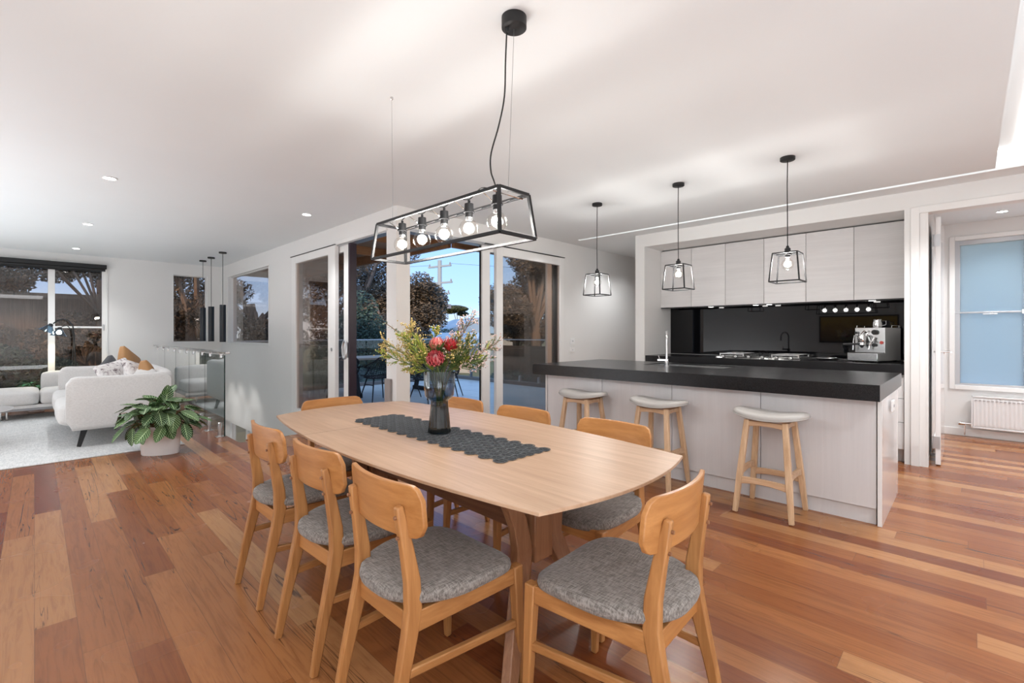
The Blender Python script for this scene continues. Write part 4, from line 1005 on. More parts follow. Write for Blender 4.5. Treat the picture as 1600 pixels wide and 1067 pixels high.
# ------------------------------------------------------------------ living room
rug = B(); rx0, rx1, ry0, ry1 = -2.2, 1.15, 6.15, 10.05
NX, NY = 40, 46
rug.sheet(lambda u, v: (rx0+(rx1-rx0)*u, ry0+(ry1-ry0)*v, .012+.0012*math.sin(u*61)*math.sin(v*47)), NX, NY)
M_RUG = linen('flatwoven_rug', (.50, .51, .51), (.74, .74, .735), 60, b=.9, stretch=7)
N = NT(M_RUG); v_ = N.coord('Object', (3, 34, 1)); nz = N.noise(v_, 1.6, 5, .75)
lk = M_RUG.node_tree.nodes['Principled BSDF'].inputs['Base Color'].links[0].from_socket
N.l(N.mix(N.ramp(nz, [(.60, (0, 0, 0)), (.70, (.75, .75, .75))]), lk, (.22, .23, .24)), N.b.inputs['Base Color'])
rg = tag(obj('area_rug', rug, M_RUG, loc=(-.5, 8, 0)), 'large pale grey flatwoven rug under the sofas', 'rug')
k_ = rg.modifiers.new('solid', 'SOLIDIFY'); k_.thickness = .011; k_.offset = -1
def cushion(b, x0, y0, z0, x1, y1, z1, r=.05, puff=.02, n=10):
    """rounded puffed box as a superellipsoid-like grid"""
    cx, cy, cz = (x0+x1)/2, (y0+y1)/2, (z0+z1)/2; hx, hy, hz = (x1-x0)/2, (y1-y0)/2, (z1-z0)/2
    k0 = len(b.v); vid = {}
    def P(a, c, d):
        # a,c,d in [-1,1] on cube surface -> rounded box
        p = Vector((a*hx, c*hy, d*hz)); q = Vector((max(-hx+r, min(hx-r, p.x)), max(-hy+r, min(hy-r, p.y)), max(-hz+min(r, hz*.9), min(hz-min(r, hz*.9), p.z))))
        dd = p-q
        if dd.length > 1e-6:
            dn = dd.normalized(); rr = Vector((r, r, min(r, hz*.9))); p = q+Vector((dn.x*rr.x, dn.y*rr.y, dn.z*rr.z))
        bul = (1-a*a)*(1-c*c)*puff*(1 if d > .99 else (-1 if d < -.99 else 0)); p.z += bul
        if abs(a) > .99: p.x += math.copysign(puff*.5*(1-c*c)*(1-d*d), a)
        if abs(c) > .99: p.y += math.copysign(puff*.5*(1-a*a)*(1-d*d), c)
        return (p.x+cx, p.y+cy, p.z+cz)
    def idx(i, j, k):
        key = (i, j, k)
        if key not in vid: vid[key] = len(b.v); b.v.append(P(T_(i), T_(j), T_(k)))
        return vid[key]
    def T_(i):
        t = -1+2*i/n; return math.copysign(abs(t)**.75, t)
    for i in range(n):
        for j in range(n):
            for k in (0, n):
                b.f.append((idx(i, j, k), idx(i+1, j, k), idx(i+1, j+1, k), idx(i, j+1, k)))
                b.f.append((idx(i, k, j), idx(i+1, k, j), idx(i+1, k, j+1), idx(i, k, j+1)))
                b.f.append((idx(k, i, j), idx(k, i+1, j), idx(k, i+1, j+1), idx(k, i, j+1)))
    return b
s1 = thing('sofa', 'pale grey fabric sofa seen from its side, behind the potted plant', 'sofa', (.72, 7.6, .012), world=True)
# near arm: tall side panel whose top dips in the middle and meets the back
def armpanel(b, y0, y1):
    n = 22; rings = []
    for k in range(n+1):
        t = k/n; x = .225+.88*t
        top = .772-.014*math.sin(math.pi*min(1, t*1.1))+.010*t; bot = .215
        if t < .12: q = math.sqrt(max(0, 1-((.12-t)/.12)**2)); top = top-.075*(1-q); bot = bot+.09*(1-q)
        if t > .92: q = math.sqrt(max(0, 1-((t-.92)/.08)**2)); top = top-.05*(1-q); bot = bot
        m = (y1-y0)/2; R = []
        for a in range(16):
            an = 2*math.pi*a/16; c, s_ = math.cos(an), math.sin(an)
            R.append((x, (y0+y1)/2+m*math.copysign(abs(c)**.5, c), (top+bot)/2+(top-bot)/2*math.copysign(abs(s_)**.16, s_)))
        rings.append(R)
    return b.loft(rings)
obj('arm_panel', armpanel(B(), 6.585, 6.70), M_SOFA, s1, ang=60)
obj('arm_panel', armpanel(B(), 8.70, 8.815), M_SOFA, s1, ang=60)
obj('back_panel', cushion(B(), 1.00, 6.63, .215, 1.14, 8.77, .80, .06, .015), M_SOFA, s1, ang=70)
obj('base_frame', B().box(.27, 6.66, .20, 1.08, 8.74, .25), M_SOFA, s1, bevel=.01)
obj('seat_cushion', cushion(B(), .17, 6.71, .25, 1.0, 7.69, .47, .06, .03), M_SOFA, s1, ang=70)
obj('seat_cushion', cushion(B(), .17, 7.71, .25, 1.0, 8.69, .47, .06, .03), M_SOFA, s1, ang=70)
obj('back_cushion', cushion(B(), .80, 6.74, .46, 1.02, 7.69, .80, .07, .03), M_SOFA, s1, ang=70)
obj('back_cushion', cushion(B(), .80, 7.71, .46, 1.02, 8.68, .80, .07, .03), M_SOFA, s1, ang=70)
for x, y, dx_, dy_ in ((.38, 6.80, -.05, -.03), (.98, 6.80, .05, -.03), (.38, 8.6, -.05, .03), (.98, 8.6, .05, .03)):
    obj('leg', B().beam([(x, y, .205), (x+dx_, y+dy_, .013)], [.055, .035], [.035, .022], (1, 0, 0)), M_BLACKM, s1, bevel=.003)
s2 = thing('chaise_sofa', 'long low pale grey chaise sofa running under the garden window', 'sofa', (-.3, 9.8, .012), world=True)
obj('base_frame', B().box(-1.7, 9.42, .155, 1.28, 10.28, .215), M_SOFA, s2, bevel=.01)
for x0, x1 in ((-1.72, -.86), (-.84, .045), (.06, .66), (.67, 1.27)):
    obj('seat_cushion', cushion(B(), x0, 9.39, .21, x1, 10.02 if x0 > 0 else 10.25, .405, .05, .022), M_SOFA, s2, ang=70)
obj('back_panel', cushion(B(), .07, 10.02, .17, 1.30, 10.25, .635, .07, .01), M_SOFA, s2, ang=70)
obj('underframe', B().box(-1.68, 9.415, .135, 1.28, 9.45, .17), mat('grey_underframe', (.25, .25, .26), .5), s2, bevel=.003)
for x in (-1.5, -.33, -.27, .38, .47, 1.1):
    obj('leg', B().lathe((x, 9.55, 0), [(.014, .14), (.012, .02), (.018, .0125)], 10), M_CHROME, s2)
def pillow(name, label, c, rot, w, m, t=.13):
    r = tag(obj(name, cushion(B(), -w/2, -t/2, -w/2, w/2, t/2, w/2, .04, .0, 12), m, ang=80, loc=(0, 0, 0)), label, 'cushion', 'scatter cushions on the sofa')
    me = r.data
    for v in me.vertices:
        x, y, z = v.co; a, c_ = abs(x)/(w/2), abs(z)/(w/2)
        f = (max(0, 1-a**3.0)*max(0, 1-c_**3.0))**.5
        v.co.y = math.copysign(.012+(t/2)*f, y) if abs(y) > 1e-5 else 0
        v.co.x *= 1-.07*(1-c_*c_); v.co.z *= 1-.07*(1-a*a)
    r.location = c; r.rotation_euler = rot; return r
M_PRINT = mat('marbled_print', (.75, .72, .71), .85); N = NT(M_PRINT); nz = N.noise(N.coord('Object', (1, 1, 1)), 14, 4, .65, 1.5)
N.l(N.ramp(nz, [(.36, (.12, .09, .10)), (.43, (.55, .50, .50)), (.50, (.74, .71, .70)), (.62, (.80, .77, .76))]), N.b.inputs['Base Color'])
M_TAN = mat('tan_leather', (.42, .22, .09), .5)
M_DKC = linen('charcoal_cushion', (.035, .035, .04), (.07, .07, .08), 200)
R_ = math.radians
pillow('scatter_cushion', 'charcoal scatter cushion leaning at the left of the group on the sofa', (.66, 7.50, .70), (R_(-14), R_(-18), R_(70)), .42, M_DKC)
pillow('scatter_cushion', 'tan leather scatter cushion standing tallest at the back of the group', (.86, 7.80, .79), (R_(-10), R_(28), R_(55)), .42, M_TAN)
pillow('scatter_cushion', 'white cushion with dark marbled print, left of two alike', (.68, 7.05, .71), (R_(-22), R_(-12), R_(40)), .40, M_PRINT)
pillow('scatter_cushion', 'white cushion with dark marbled print, right of two alike', (.86, 7.02, .69), (R_(-20), R_(14), R_(50)), .40, M_PRINT)
pillow('scatter_cushion', 'small tan leather cushion at the right end of the group', (.93, 6.90, .72), (R_(-12), R_(30), R_(70)), .30, M_TAN)
# coffee table
ct = thing('coffee_table', 'round pale coffee table cut by the left edge, standing on the rug', 'coffee table', (-.65, 7.49, .012))
obj('tabletop', B().lathe((0, 0, 0), [(0, .372), (.44, .374), (.495, .384), (.50, .39), (.495, .394), (0, .394)], 56), mat('pale_stone_top', (.55, .53, .52), .25), ct)
for k in range(3):
    t = R_(90+120*k); obj('leg', B().tube([(.22*math.cos(t), .22*math.sin(t), .373), (.34*math.cos(t), .34*math.sin(t), 0)], [.02, .012], 10), M_STOOL, ct)
# planter with zebra plant
M_ZEB = mat('veined_leaf', (.03, .10, .03), .42, spec=.35); N = NT(M_ZEB)
uv = N.n('UVMap'); sp_ = N.n('SeparateXYZ'); N.l(uv.outputs[0], sp_.inputs[0]); U_, V_ = sp_.outputs[0], sp_.outputs[1]
au = N.m('ABSOLUTE', N.m('SUBTRACT', U_, .5))
st_ = N.m('FRACT', N.m('MULTIPLY', N.m('SUBTRACT', V_, N.m('MULTIPLY', au, .55)), 8.0))
vn = N.m('MAXIMUM', N.m('LESS_THAN', N.m('ABSOLUTE', N.m('SUBTRACT', st_, .5)), .085), N.m('LESS_THAN', au, .028))
g_ = N.n('NewGeometry')
base_ = N.ramp(g_.outputs['Random Per Island'], [(.0, (.006, .028, .008)), (.6, (.018, .060, .016)), (1, (.07, .14, .04))])
N.l(N.mix(N.m('MULTIPLY', vn, .9), base_, (.50, .66, .36)), N.b.inputs['Base Color'])
def broad_leaf(bm, uvl, base, d, up, L, w, bend, n=8, m_=4, mat_index=0):
    d = Vector(d).normalized(); side = d.cross(Vector(up))
    if side.length < 1e-3: side = d.orthogonal()
    side.normalize(); nrm = side.cross(d).normalized(); base = Vector(base); G_ = []
    c = base.copy(); dd = d.copy()
    for k in range(n+1):
        t = k/n; ww = w/2*math.sin(math.pi*(t*.97+.015))**.62*(1-.35*(t-.4)); row = []
        for j in range(-m_, m_+1):
            u = j/m_; row.append((bm.verts.new(c+side*ww*u+nrm*(.22*ww*u*u-.02*L*math.cos(9*t*math.pi)*u*u*.4)), (.5+u/2, t)))
        G_.append(row); dd = (dd-nrm*bend/n).normalized() if False else (dd+Vector((0, 0, -bend/n))).normalized(); c = c+dd*L/n; nrm = side.cross(dd).normalized()
    for k in range(n):
        for j in range(2*m_):
            q = [G_[k][j], G_[k][j+1], G_[k+1][j+1], G_[k+1][j]]
            f = bm.faces.new([v for v, _ in q]); f.smooth = True
            for lp, (_, uvc) in zip(f.loops, q): lp[uvl].uv = uvc
def leafy(name, parent, specs, m):
    bm = bmesh.new(); uvl = bm.loops.layers.uv.new('UVMap')
    for sp__ in specs: broad_leaf(bm, uvl, *sp__)
    me = bpy.data.meshes.new(name); bm.to_mesh(me); bm.free(); me.materials.append(m)
    o = bpy.data.objects.new(name, me); C.objects.link(o); o.parent = parent; ORG[o.name] = Vector((0, 0, 0)); return o
pp = thing('potted_plant', 'zebra-veined leafy plant in an oval white pot on the boards beside the sofa', 'plant', (.895, 5.865, 0), rz=R_(-30))
obj('pot', B().lathe((0, 0, 0), [(.150, 0), (.158, .01), (.170, .285), (.163, .287), (.155, .25), (0, .25)], 48, sx=1.05, sy=.62), M_POT, pp, ang=50)
obj('soil', B().lathe((0, 0, 0), [(.150, .245), (.145, .262), (0, .266)], 30, sx=1.05, sy=.62), M_SOIL, pp)
rs = random.Random(11); specs = []; stb = B()
for k in range(100):
    a = rs.uniform(0, 2*math.pi); el = rs.uniform(-.12, 1.45); q = rs.uniform(.62, 1.0)
    o_ = Vector((math.cos(a)*math.cos(el), math.sin(a)*math.cos(el), math.sin(el)))
    p2 = Vector((o_.x*.31*q, o_.y*.24*q, .31+o_.z*.27*q)); p0 = Vector((.06*math.cos(a), .04*math.sin(a), .262))
    stb.tube([p0, p0.lerp(p2, .6)+Vector((0, 0, .05)), p2], .0035, 5)
    ld = (o_*rs.uniform(.35, .9)+Vector((rs.uniform(-.4, .4), rs.uniform(-.4, .4), -rs.uniform(.35, .8)))).normalized()
    specs.append((p2, ld, o_+Vector((0, 0, .5)), rs.uniform(.15, .20), rs.uniform(.095, .125), rs.uniform(.0, .5)))
# long straggling stem on the left
stb.tube([(-.05, 0, .26), (-.16, .02, .36), (-.30, .03, .42), (-.36, .03, .42)], .004, 5)
# transform: plant local x axis points roughly to screen right
specs.append((Vector((-.36, .03, .42)), Vector((-.3, 0, -1)), (1, 0, 0), .17, .09, .2)); specs.append((Vector((-.20, -.04, .34)), Vector((-.5, -.2, -.8)), (1, 0, 0), .16, .09, .3))
leafy('leaves', pp, specs, M_ZEB); obj('stems', stb, M_STEMB, pp)
p2_ = thing('potted_plant', 'small glossy green plant behind the chaise by the garden window', 'plant', (.02, 10.42, .0))
obj('pot', B().lathe((0, 0, 0), [(.09, .0), (.12, .28), (.11, .28), (.10, .24), (0, .24)], 24), M_POT, p2_)
specs = []; stb = B()
for k in range(40):
    a = rs.uniform(0, 2*math.pi); el = rs.uniform(.3, 1.3); d = Vector((math.cos(a)*math.cos(el), math.sin(a)*math.cos(el)*.5, math.sin(el))); Ls = rs.uniform(.10, .26)
    p0 = Vector((.03*math.cos(a), .03*math.sin(a), .25)); p1_ = p0+d*Ls; stb.tube([p0, p1_], .003, 4); specs.append((p1_, Vector((d.x, d.y, .1)), (0, 0, 1), rs.uniform(.10, .16), .05, .9))
leafy('leaves', p2_, specs, leafmat('glossy_green', (.01, .07, .02), (.03, .16, .05), (.10, .32, .12), .3)); obj('stems', stb, M_STEM, p2_)
# floor lamp
FLX, FLY = .455, 10.40
fl = thing('floor_lamp', 'slim black arching floor lamp with two clear conical heads before the garden window', 'floor lamp', (FLX, FLY, 0), rz=0)
RS = Vector((-.70, .714, 0))*.0+Vector((-.95, .05, 0))   # direction the heads reach
def L3(a, z, c=0): return (RS.x*a, RS.y*a+c, z)
obj('base', B().lathe((0, 0, 0), [(.13, 0), (.13, .012), (.02, .02), (0, .02)], 30), M_BLACK, fl)
obj('pole', B().tube([(.03, 0, .02), (.015, 0, .7), (-.005, 0, 1.2), L3(.02, 1.34), L3(.07, 1.42), L3(.14, 1.45), L3(.21, 1.42), L3(.26, 1.37)], .009, 8), M_BLACK, fl)
obj('pole', B().tube([(-.02, .02, .02), (-.018, .02, .8), (-.01, .01, 1.15), L3(.03, 1.27), L3(.09, 1.34), L3(.14, 1.33), L3(.17, 1.31)], .006, 8), M_BLACK, fl)
M_SHADE = glass('lamp_shade_glass', (.62, .72, .80), .05, 1.5, kf=2)
for (a, z, tl_) in ((.285, 1.355, .45), (.18, 1.30, .12)):
    M_ = Matrix.Translation(Vector(L3(a, z))) @ Matrix.Rotation(tl_, 4, 'Y')
    sh = obj('lamp_shade', B().lathe((0, 0, 0), [(.026, .0), (.034, -.02), (.105, -.125), (.102, -.125), (.030, -.022)], 28, cap=False).rot(M_), M_SHADE, fl)
    obj('shade_cap', B().lathe((0, 0, 0), [(0, .02), (.026, .01), (.030, -.03), (0, -.03)], 18).rot(M_), M_BLACK, sh)
    if a < .2:
        obj('bulb', B().ball((0, 0, -.07), .032).rot(M_), mat('warm_bulb', (1, 1, 1), .5, emit=(1, .85, .6), es=25), sh)
        lp_ = M_ @ Vector((0, 0, -.13)); spot('floor_lamp_light', (FLX+lp_.x, FLY+lp_.y, lp_.z), 10, 140, .7, (1, .88, .62))
# three black cylinder pendants over the stairs
for x, y, lab in ((2.131, 9.91, 'slim black cylinder pendant over the stairwell, left of the three'), (2.142, 9.389, 'slim black cylinder pendant over the stairwell, middle of the three'), (2.137, 8.661, 'slim black cylinder pendant over the stairwell, right and nearest of the three')):
    r = thing('cylinder_pendant_lamp', lab, 'pendant lamp', (x, y, H), 'three cylinder pendants over the stairs')
    obj('ceiling_rose', B().lathe((0, 0, 0), [(.055, 0), (.055, -.022), (0, -.024)], 24), M_BLACK, r)
    obj('cord', B().tube([(0, 0, -.02), (0, 0, -.86)], .004, 6), M_CORD, r)
    obj('tube_shade', B().lathe((0, 0, 0), [(0, -.853), (.045, -.853), (.045, -1.455), (.041, -1.455), (.041, -.87)], 28, cap=False), mat('dark_navy_metal', (.012, .016, .022), .3), r)
    spot('pendant_spot', (x, y, H-1.40), 22, 64, .5, (1, .97, .93), .02)
# glass balustrade along the stair void
BX = 1.535
bl = thing('glass_balustrade', 'frameless glass balustrade with a steel top rail along the stairwell', 'balustrade', (BX, 8, 0), world=True)
obj('top_rail', B().box(BX-.02, 6.02, .985, BX+.025, 10.64, 1.008), M_STEEL, bl, bevel=.004)
edges = [6.14, 7.02, 7.90, 8.78, 9.66, 10.60]
for k in range(5):
    y0, y1 = edges[k]+.006, edges[k+1]-.006
    pn = obj('glass_panel', B().box(BX-.006, y0, .03, BX+.006, y1, .965), M_BALU, bl, smooth=False)
    obj('panel_edge', B().box(BX-.0062, y0-.003, .03, BX+.0062, y0+.001, .965), M_GEDGE, pn, smooth=False)
    for q in (.16, .72):
        y = y0+(y1-y0)*q
        obj('rail_clamp', B().box(BX-.016, y-.016, .93, BX+.016, y+.016, .984), M_STEEL, bl, bevel=.003)
        sg = obj('spigot', B().lathe((BX-.004, y+.03, 0), [(.024, .008), (.024, .165), (.018, .17), (0, .17)], 16), M_STEEL, bl)
        obj('base_plate', B().box(BX-.055, y-.02, 0, BX+.05, y+.08, .010), M_STEEL, sg, bevel=.002)
# ------------------------------------------------------------------ wall behind: big painting, reflected in the black glass
pa = thing('framed_painting', 'wide framed painting of golden trees on the wall behind the viewer, seen as a reflection', 'painting', (XL+.02, 2.1, 1.3), world=True)
M_ART = mat('golden_canvas', (.3, .2, .05), .8); N = NT(M_ART); v_ = N.coord(); nz = N.noise(v_, 6, 6, .7)
tcx = N.n('TexCoord'); spx = N.n('SeparateXYZ'); N.l(tcx.outputs['Object'], spx.inputs[0])
hh = N.m('ADD', N.m('MULTIPLY', spx.outputs[2], 2.2), N.m('MULTIPLY', nz, 1.6))
N.l(N.ramp(N.m('MULTIPLY', hh, .4), [(.0, (.05, .04, .02)), (.3, (.30, .17, .03)), (.55, (.50, .33, .05)), (.78, (.55, .40, .10)), (.85, (.20, .24, .27)), (1, (.3, .33, .36))]), N.b.inputs['Base Color'])
obj('canvas', B().box(XL+.005, 1.32, .99, XL+.03, 2.98, 1.66), M_ART, pa)
obj('frame', B().box(XL+.003, 1.29, .96, XL+.04, 1.32, 1.69).box(XL+.003, 2.98, .96, XL+.04, 3.01, 1.69).box(XL+.003, 1.32, .96, XL+.04, 2.98, .99).box(XL+.003, 1.32, 1.66, XL+.04, 2.98, 1.69), M_BLACK, pa, bevel=.003)
tv = thing('television', 'black television standing against the left wall, seen only in reflections', 'television', (XL+.06, 7.9, .5), world=True)
obj('screen', B().box(XL+.03, 7.1, .62, XL+.06, 8.7, 1.5), M_SPLASH, tv, bevel=.004)
obj('stand', B().box(XL+.02, 7.0, 0, XL+.42, 8.8, .45), M_OAK_Y, tv, bevel=.004)

# ------------------------------------------------------------------ outside: deck
struct('deck_floor', B().box(XW+T, YD+T, -.12, 8.2, 10.3, -.02), M_DECK, smooth=False)
struct('deck_kerb', B().box(8.1, YD+T, -.02, 8.25, 10.3, .06).box(XW+T, 10.2, -.02, 8.1, 10.3, .06), mat('kerb_stone', (.24, .21, .19), .7), smooth=False)
gb = thing('deck_balustrade', 'frameless glass balustrade with a pale top rail around the outdoor deck', 'balustrade', (8, 9, 0), world=True)
obj('top_rail', B().box(8.14, YD+T, 1.05, 8.18, 10.27, 1.075).box(XW+T, 10.23, 1.05, 8.14, 10.27, 1.075), mat('pale_rail', (.6, .62, .62), .4), gb, bevel=.004)
for k in range(5): obj('glass_panel', B().box(8.155, YD+.2+k*1.19, .06, 8.165, YD+.2+k*1.19+1.17, 1.05), M_CLEAR, gb, smooth=False)
for k in range(4): obj('glass_panel', B().box(XW+.2+k*1.36, 10.245, .06, XW+.2+k*1.36+1.34, 10.255, 1.05), M_CLEAR, gb, smooth=False)
for k in range(9): obj('spigot', B().box(8.13, YD+.5+k*.6, .06, 8.19, YD+.55+k*.6, .20), M_ALU, gb)
# eaves with rafters
M_SOFF = wood('eave_lining', (.20, .12, .07), (.33, .22, .14), 'x', .6)
struct('eave_ceiling', B().box(XW+T, YD+T, 2.50, 3.9, YF+1, 2.53).box(3.9, YD+T, 2.50, 9, 4.98, 2.53), M_SOFF, smooth=False)
b = B().box(3.9, 4.90, 2.36, 9, 4.96, 2.56); struct('eave_beam', b, M_RIB, bevel=.004)
struct('eave_beam', B().box(3.84, 4.96, 2.36, 3.90, YF+1, 2.56), M_RIB, bevel=.004)
for k in range(5): struct('eave_rafter', B().box(XW+T, 5.35+k*1.05, 2.38, 3.84, 5.41+k*1.05, 2.50), M_RIB, bevel=.003)
struct('roof_slab', B().box(XL-.5, YB-.5, H+.22, 9, 4.97, H+.32).box(XL-.5, 4.97, H+.22, 3.92, YF+.55, H+.32), M_ROOF, smooth=False)
# outdoor table
M_TEAK = wood('grey_teak', (.30, .24, .19), (.48, .40, .33), 'x', .6)
ot = thing('outdoor_table', 'long weathered timber outdoor dining table on the deck', 'table', (5.0, 8.6, -.02), world=True)
obj('tabletop', B().box(3.95, 8.15, .71, 6.35, 9.05, .75), M_TEAK, ot, bevel=.005)
for x in (4.35, 5.95):
    obj('leg', B().beam([(x, 8.35, -.02), (x, 8.6, .71)], .07, .07, (1, 0, 0)).beam([(x, 8.85, -.02), (x, 8.6, .71)], .07, .07, (1, 0, 0)).box(x-.04, 8.3, -.02, x+.04, 8.9, .06), M_BLACKM, ot)
def rattan_proto():
    r = thing('outdoor_chair', '', 'chair')
    def shell(u, v):
        # v: 0 front of the seat -> 1 top of back ; u across
        y = (u-.5)
        if v < .42:
            t = v/.42; x = .22-.42*t; z = .44-.03*math.sin(math.pi*t); wd = .46+.04*t
            side = abs(2*y)**3*(.03+.20*t*t)
        else:
            t = (v-.42)/.58; x = -.20-.13*t; z = .44+.40*t; wd = .50-.10*t*t; side = 0
            x += abs(2*y)**2.2*(.20*(1-t)+.06); side = abs(2*y)**3*.18*(1-t)-abs(2*y)**2.5*.10*t
        return (x, y*wd, z+side)
    b = B().sheet(shell, 16, 18)
    o_ = obj('woven_shell', b, M_BLACKM, r, smooth=False); w = o_.modifiers.new('weave', 'WIREFRAME'); w.thickness = .012; w.use_even_offset = False
    rim = [shell(0, k/16) for k in range(17)]+[shell(k/12, 1) for k in range(1, 12)]+[shell(1, 1-k/16) for k in range(17)]+[shell(1-k/8, 0) for k in range(1, 8)]
    obj('rim', B().tube(rim, .011, 7, closed=True), M_BLACKM, r)
    obj('seat_pad', B().box(-.17, -.20, .415, .18, .20, .435), M_BLACKM, r, bevel=.01)
    for sx, sy in ((1, 1), (1, -1), (-1, 1), (-1, -1)):
        obj('leg', B().tube([(sx*.13, sy*.15, .42), (sx*.25, sy*.24, 0)], [.014, .009], 8), M_BLACKM, r)
    obj('stretcher', B().tube([(.16, .17, .30), (-.16, .17, .30)], .008, 6).tube([(.16, -.17, .30), (-.16, -.17, .30)], .008, 6), M_BLACKM, r)
    return r
oc = rattan_proto(); oc['group'] = 'black woven chairs around the outdoor table'
oc.location = (4.42, 7.78, -.02); oc.rotation_euler = (0, 0, R_(88)); oc['label'] = 'black woven outdoor chair in the middle of the open doorway at the stair side'
dup(oc, (3.88, 8.05, -.02), R_(80), 'black woven outdoor chair nearest the open door edge, left in the doorway')
dup(oc, (5.0, 7.85, -.02), R_(92), 'black woven outdoor chair cut by the white pillar, seen left of it')
dup(oc, (5.62, 7.25, -.02), R_(130), 'black woven outdoor chair turned sideways, seen right of the vase')
dup(oc, (4.9, 6.9, -.02), R_(100), 'black woven outdoor chair directly behind the glass vase')
dup(oc, (4.5, 9.45, -.02), R_(-90), 'black woven outdoor chair on the far side of the outdoor table')

# ------------------------------------------------------------------ garden
struct('ground', B().box(-60, YF+.5, -1.2, 90, 120, -.9).box(8.4, -40, -1.2, 90, YF+.5, -.9), M_GRASS, smooth=False)
struct('lawn_terrace', B().box(-8, YF+T, -.5, 2.4, 17, -.05), M_GRASS, smooth=False)
def tree(name, label, base, hgt, blobs, nl, ls, mleaf, trunk=None, seed=1, group='trees beyond the deck'):
    rs = random.Random(seed); base = Vector(base)
    r = thing(name, label, 'tree', base, group)
    tbm = B()
    top = Vector((0, 0, hgt*.55))
    tr = trunk or .16
    tbm.tube([(0, 0, 0), (rs.uniform(-.2, .2), rs.uniform(-.2, .2), hgt*.3), top], [tr, tr*.75, tr*.5], 8)
    vs, fs = [], []
    tot = sum(q[3]*q[4]*q[5] for q in blobs)
    for (bx_, by_, bz, rx_, ry_, rz_) in blobs:
        c = Vector((bx_, by_, bz)); tbm.tube([top*.7, top.lerp(c, .5)+Vector((0, 0, .2)), c], [tr*.4, tr*.25, tr*.1], 5)
        for q in range(3):
            e_ = c+Vector((rs.uniform(-rx_, rx_), rs.uniform(-ry_, ry_), rs.uniform(-rz_, rz_)))*.8; tbm.tube([c, c.lerp(e_, .5)+Vector((0, 0, .1)), e_], [tr*.12, tr*.07, tr*.03], 4)
        n = int(nl*rx_*ry_*rz_/tot)
        for q in range(n):
            while True:
                p = Vector((rs.uniform(-1, 1), rs.uniform(-1, 1), rs.uniform(-1, 1)))
                if .25 < p.length < 1: break
            p = Vector((p.x*rx_, p.y*ry_, p.z*rz_))+c
            a = Vector((rs.gauss(0, 1), rs.gauss(0, 1), rs.gauss(0, 1))).normalized()*ls*rs.uniform(.6, 1.3); bb_ = a.orthogonal().normalized()*ls*.45
            k = len(vs); vs += [p-a, p+bb_, p+a, p-bb_]; fs.append((k, k+1, k+2, k+3))
    me = bpy.data.meshes.new('foliage'); me.from_pydata([tuple(v) for v in vs], [], fs); me.materials.append(mleaf)
    o_ = bpy.data.objects.new('foliage', me); C.objects.link(o_); o_.parent = r
    obj('trunk', tbm, M_BARK, r, smooth=True); return r
def at(u, D, z=0):
    a = (u-800)/731.24; p = Vector((.7142, .6999, 0))*D+Vector((.6999, -.7142, 0))*D*a; return Vector((p.x, p.y, z))
def blobs(seed, n, R, zc, rz, br):
    rs = random.Random(seed); o_ = []
    for k in range(n):
        a = rs.uniform(0, 6.28); q = rs.uniform(.1, 1)**.6; o_.append((R*q*math.cos(a), R*q*math.sin(a), zc+rs.uniform(-rz, rz)*(1-.3*q), br*rs.uniform(.7, 1.2), br*rs.uniform(.7, 1.2), br*rs.uniform(.55, .85)))
    return o_
tree('conifer', 'dense blue-green conifer seen through the open stair-side doorway', at(562, 15, -.9), 4.2, [(0, 0, .7, 1.4, 1.4, .8), (.2, .1, 1.5, 1.2, 1.2, .8), (0, -.1, 2.2, .85, .85, .7), (.1, 0, 2.9, .5, .5, .6), (-.7, .3, 1.2, .8, .8, .7)], 26000, .055, M_TREE2, seed=3)
tree('gum_tree', 'tall dark gum tree filling the open stair-side doorway behind the conifer', at(560, 20, -.9), 7.5, blobs(5, 16, 2.8, 4.0, 2.6, 1.25), 34000, .075, M_TREE, .3, 4)
tree('gum_tree', 'broad brownish gum tree left of the power pole beyond the deck', at(650, 22, -.9), 7, blobs(9, 15, 1.9, 3.4, 1.6, .95), 30000, .075, M_TREE, .25, 6)
tree('gum_tree', 'dark low tree at the foot of the power pole', at(672, 26, -.9), 4, blobs(12, 8, 2.0, 1.6, .8, 1.0), 14000, .08, M_TREE2, .2, 8)
tree('gum_tree', 'tall leaning gum tree seen through the tinted deck door', at(836, 15, -.9), 6, blobs(21, 17, 1.8, 3.4, 1.5, .62), 26000, .06, M_TREE, .22, 10)
tree('gum_tree', 'brown gum tree filling the left part of the tinted deck door', at(808, 21, -.9), 6, blobs(25, 12, 1.0, 2.8, 1.6, .8), 20000, .07, M_TREE, .2, 12)
tree('gum_tree', 'gum tree at the right edge of the tinted deck door', at(880, 19, -.9), 6, blobs(31, 12, 1.5, 3.2, 1.9, .8), 18000, .07, M_TREE, .2, 14)
tree('umbrella_tree', 'small flat-topped tree on the skyline right of the power pole', at(716, 60, -.9), 7, [(-.5, 0, 5.2, 1.8, 1.5, .45), (1.0, .3, 4.6, .8, .8, .3), (-1, .4, 4.9, .9, .9, .35)], 8000, .12, M_TREE3, .15, 16)
for u, D, hh_, s_, lb_ in ((742, 55, 3.2, 40, 'round bush on the skyline above the house roof'), (705, 48, 2.6, 41, 'low bushy tree on the skyline left of the house'), (768, 50, 2.4, 42, 'dark bush right of the house roof')):
    tree('bushy_tree', lb_, at(u, D, -.9), hh_, blobs(s_, 6, 1.8, hh_*.65, .5, 1.2), 7000, .12, M_TREE2, .15, s_)
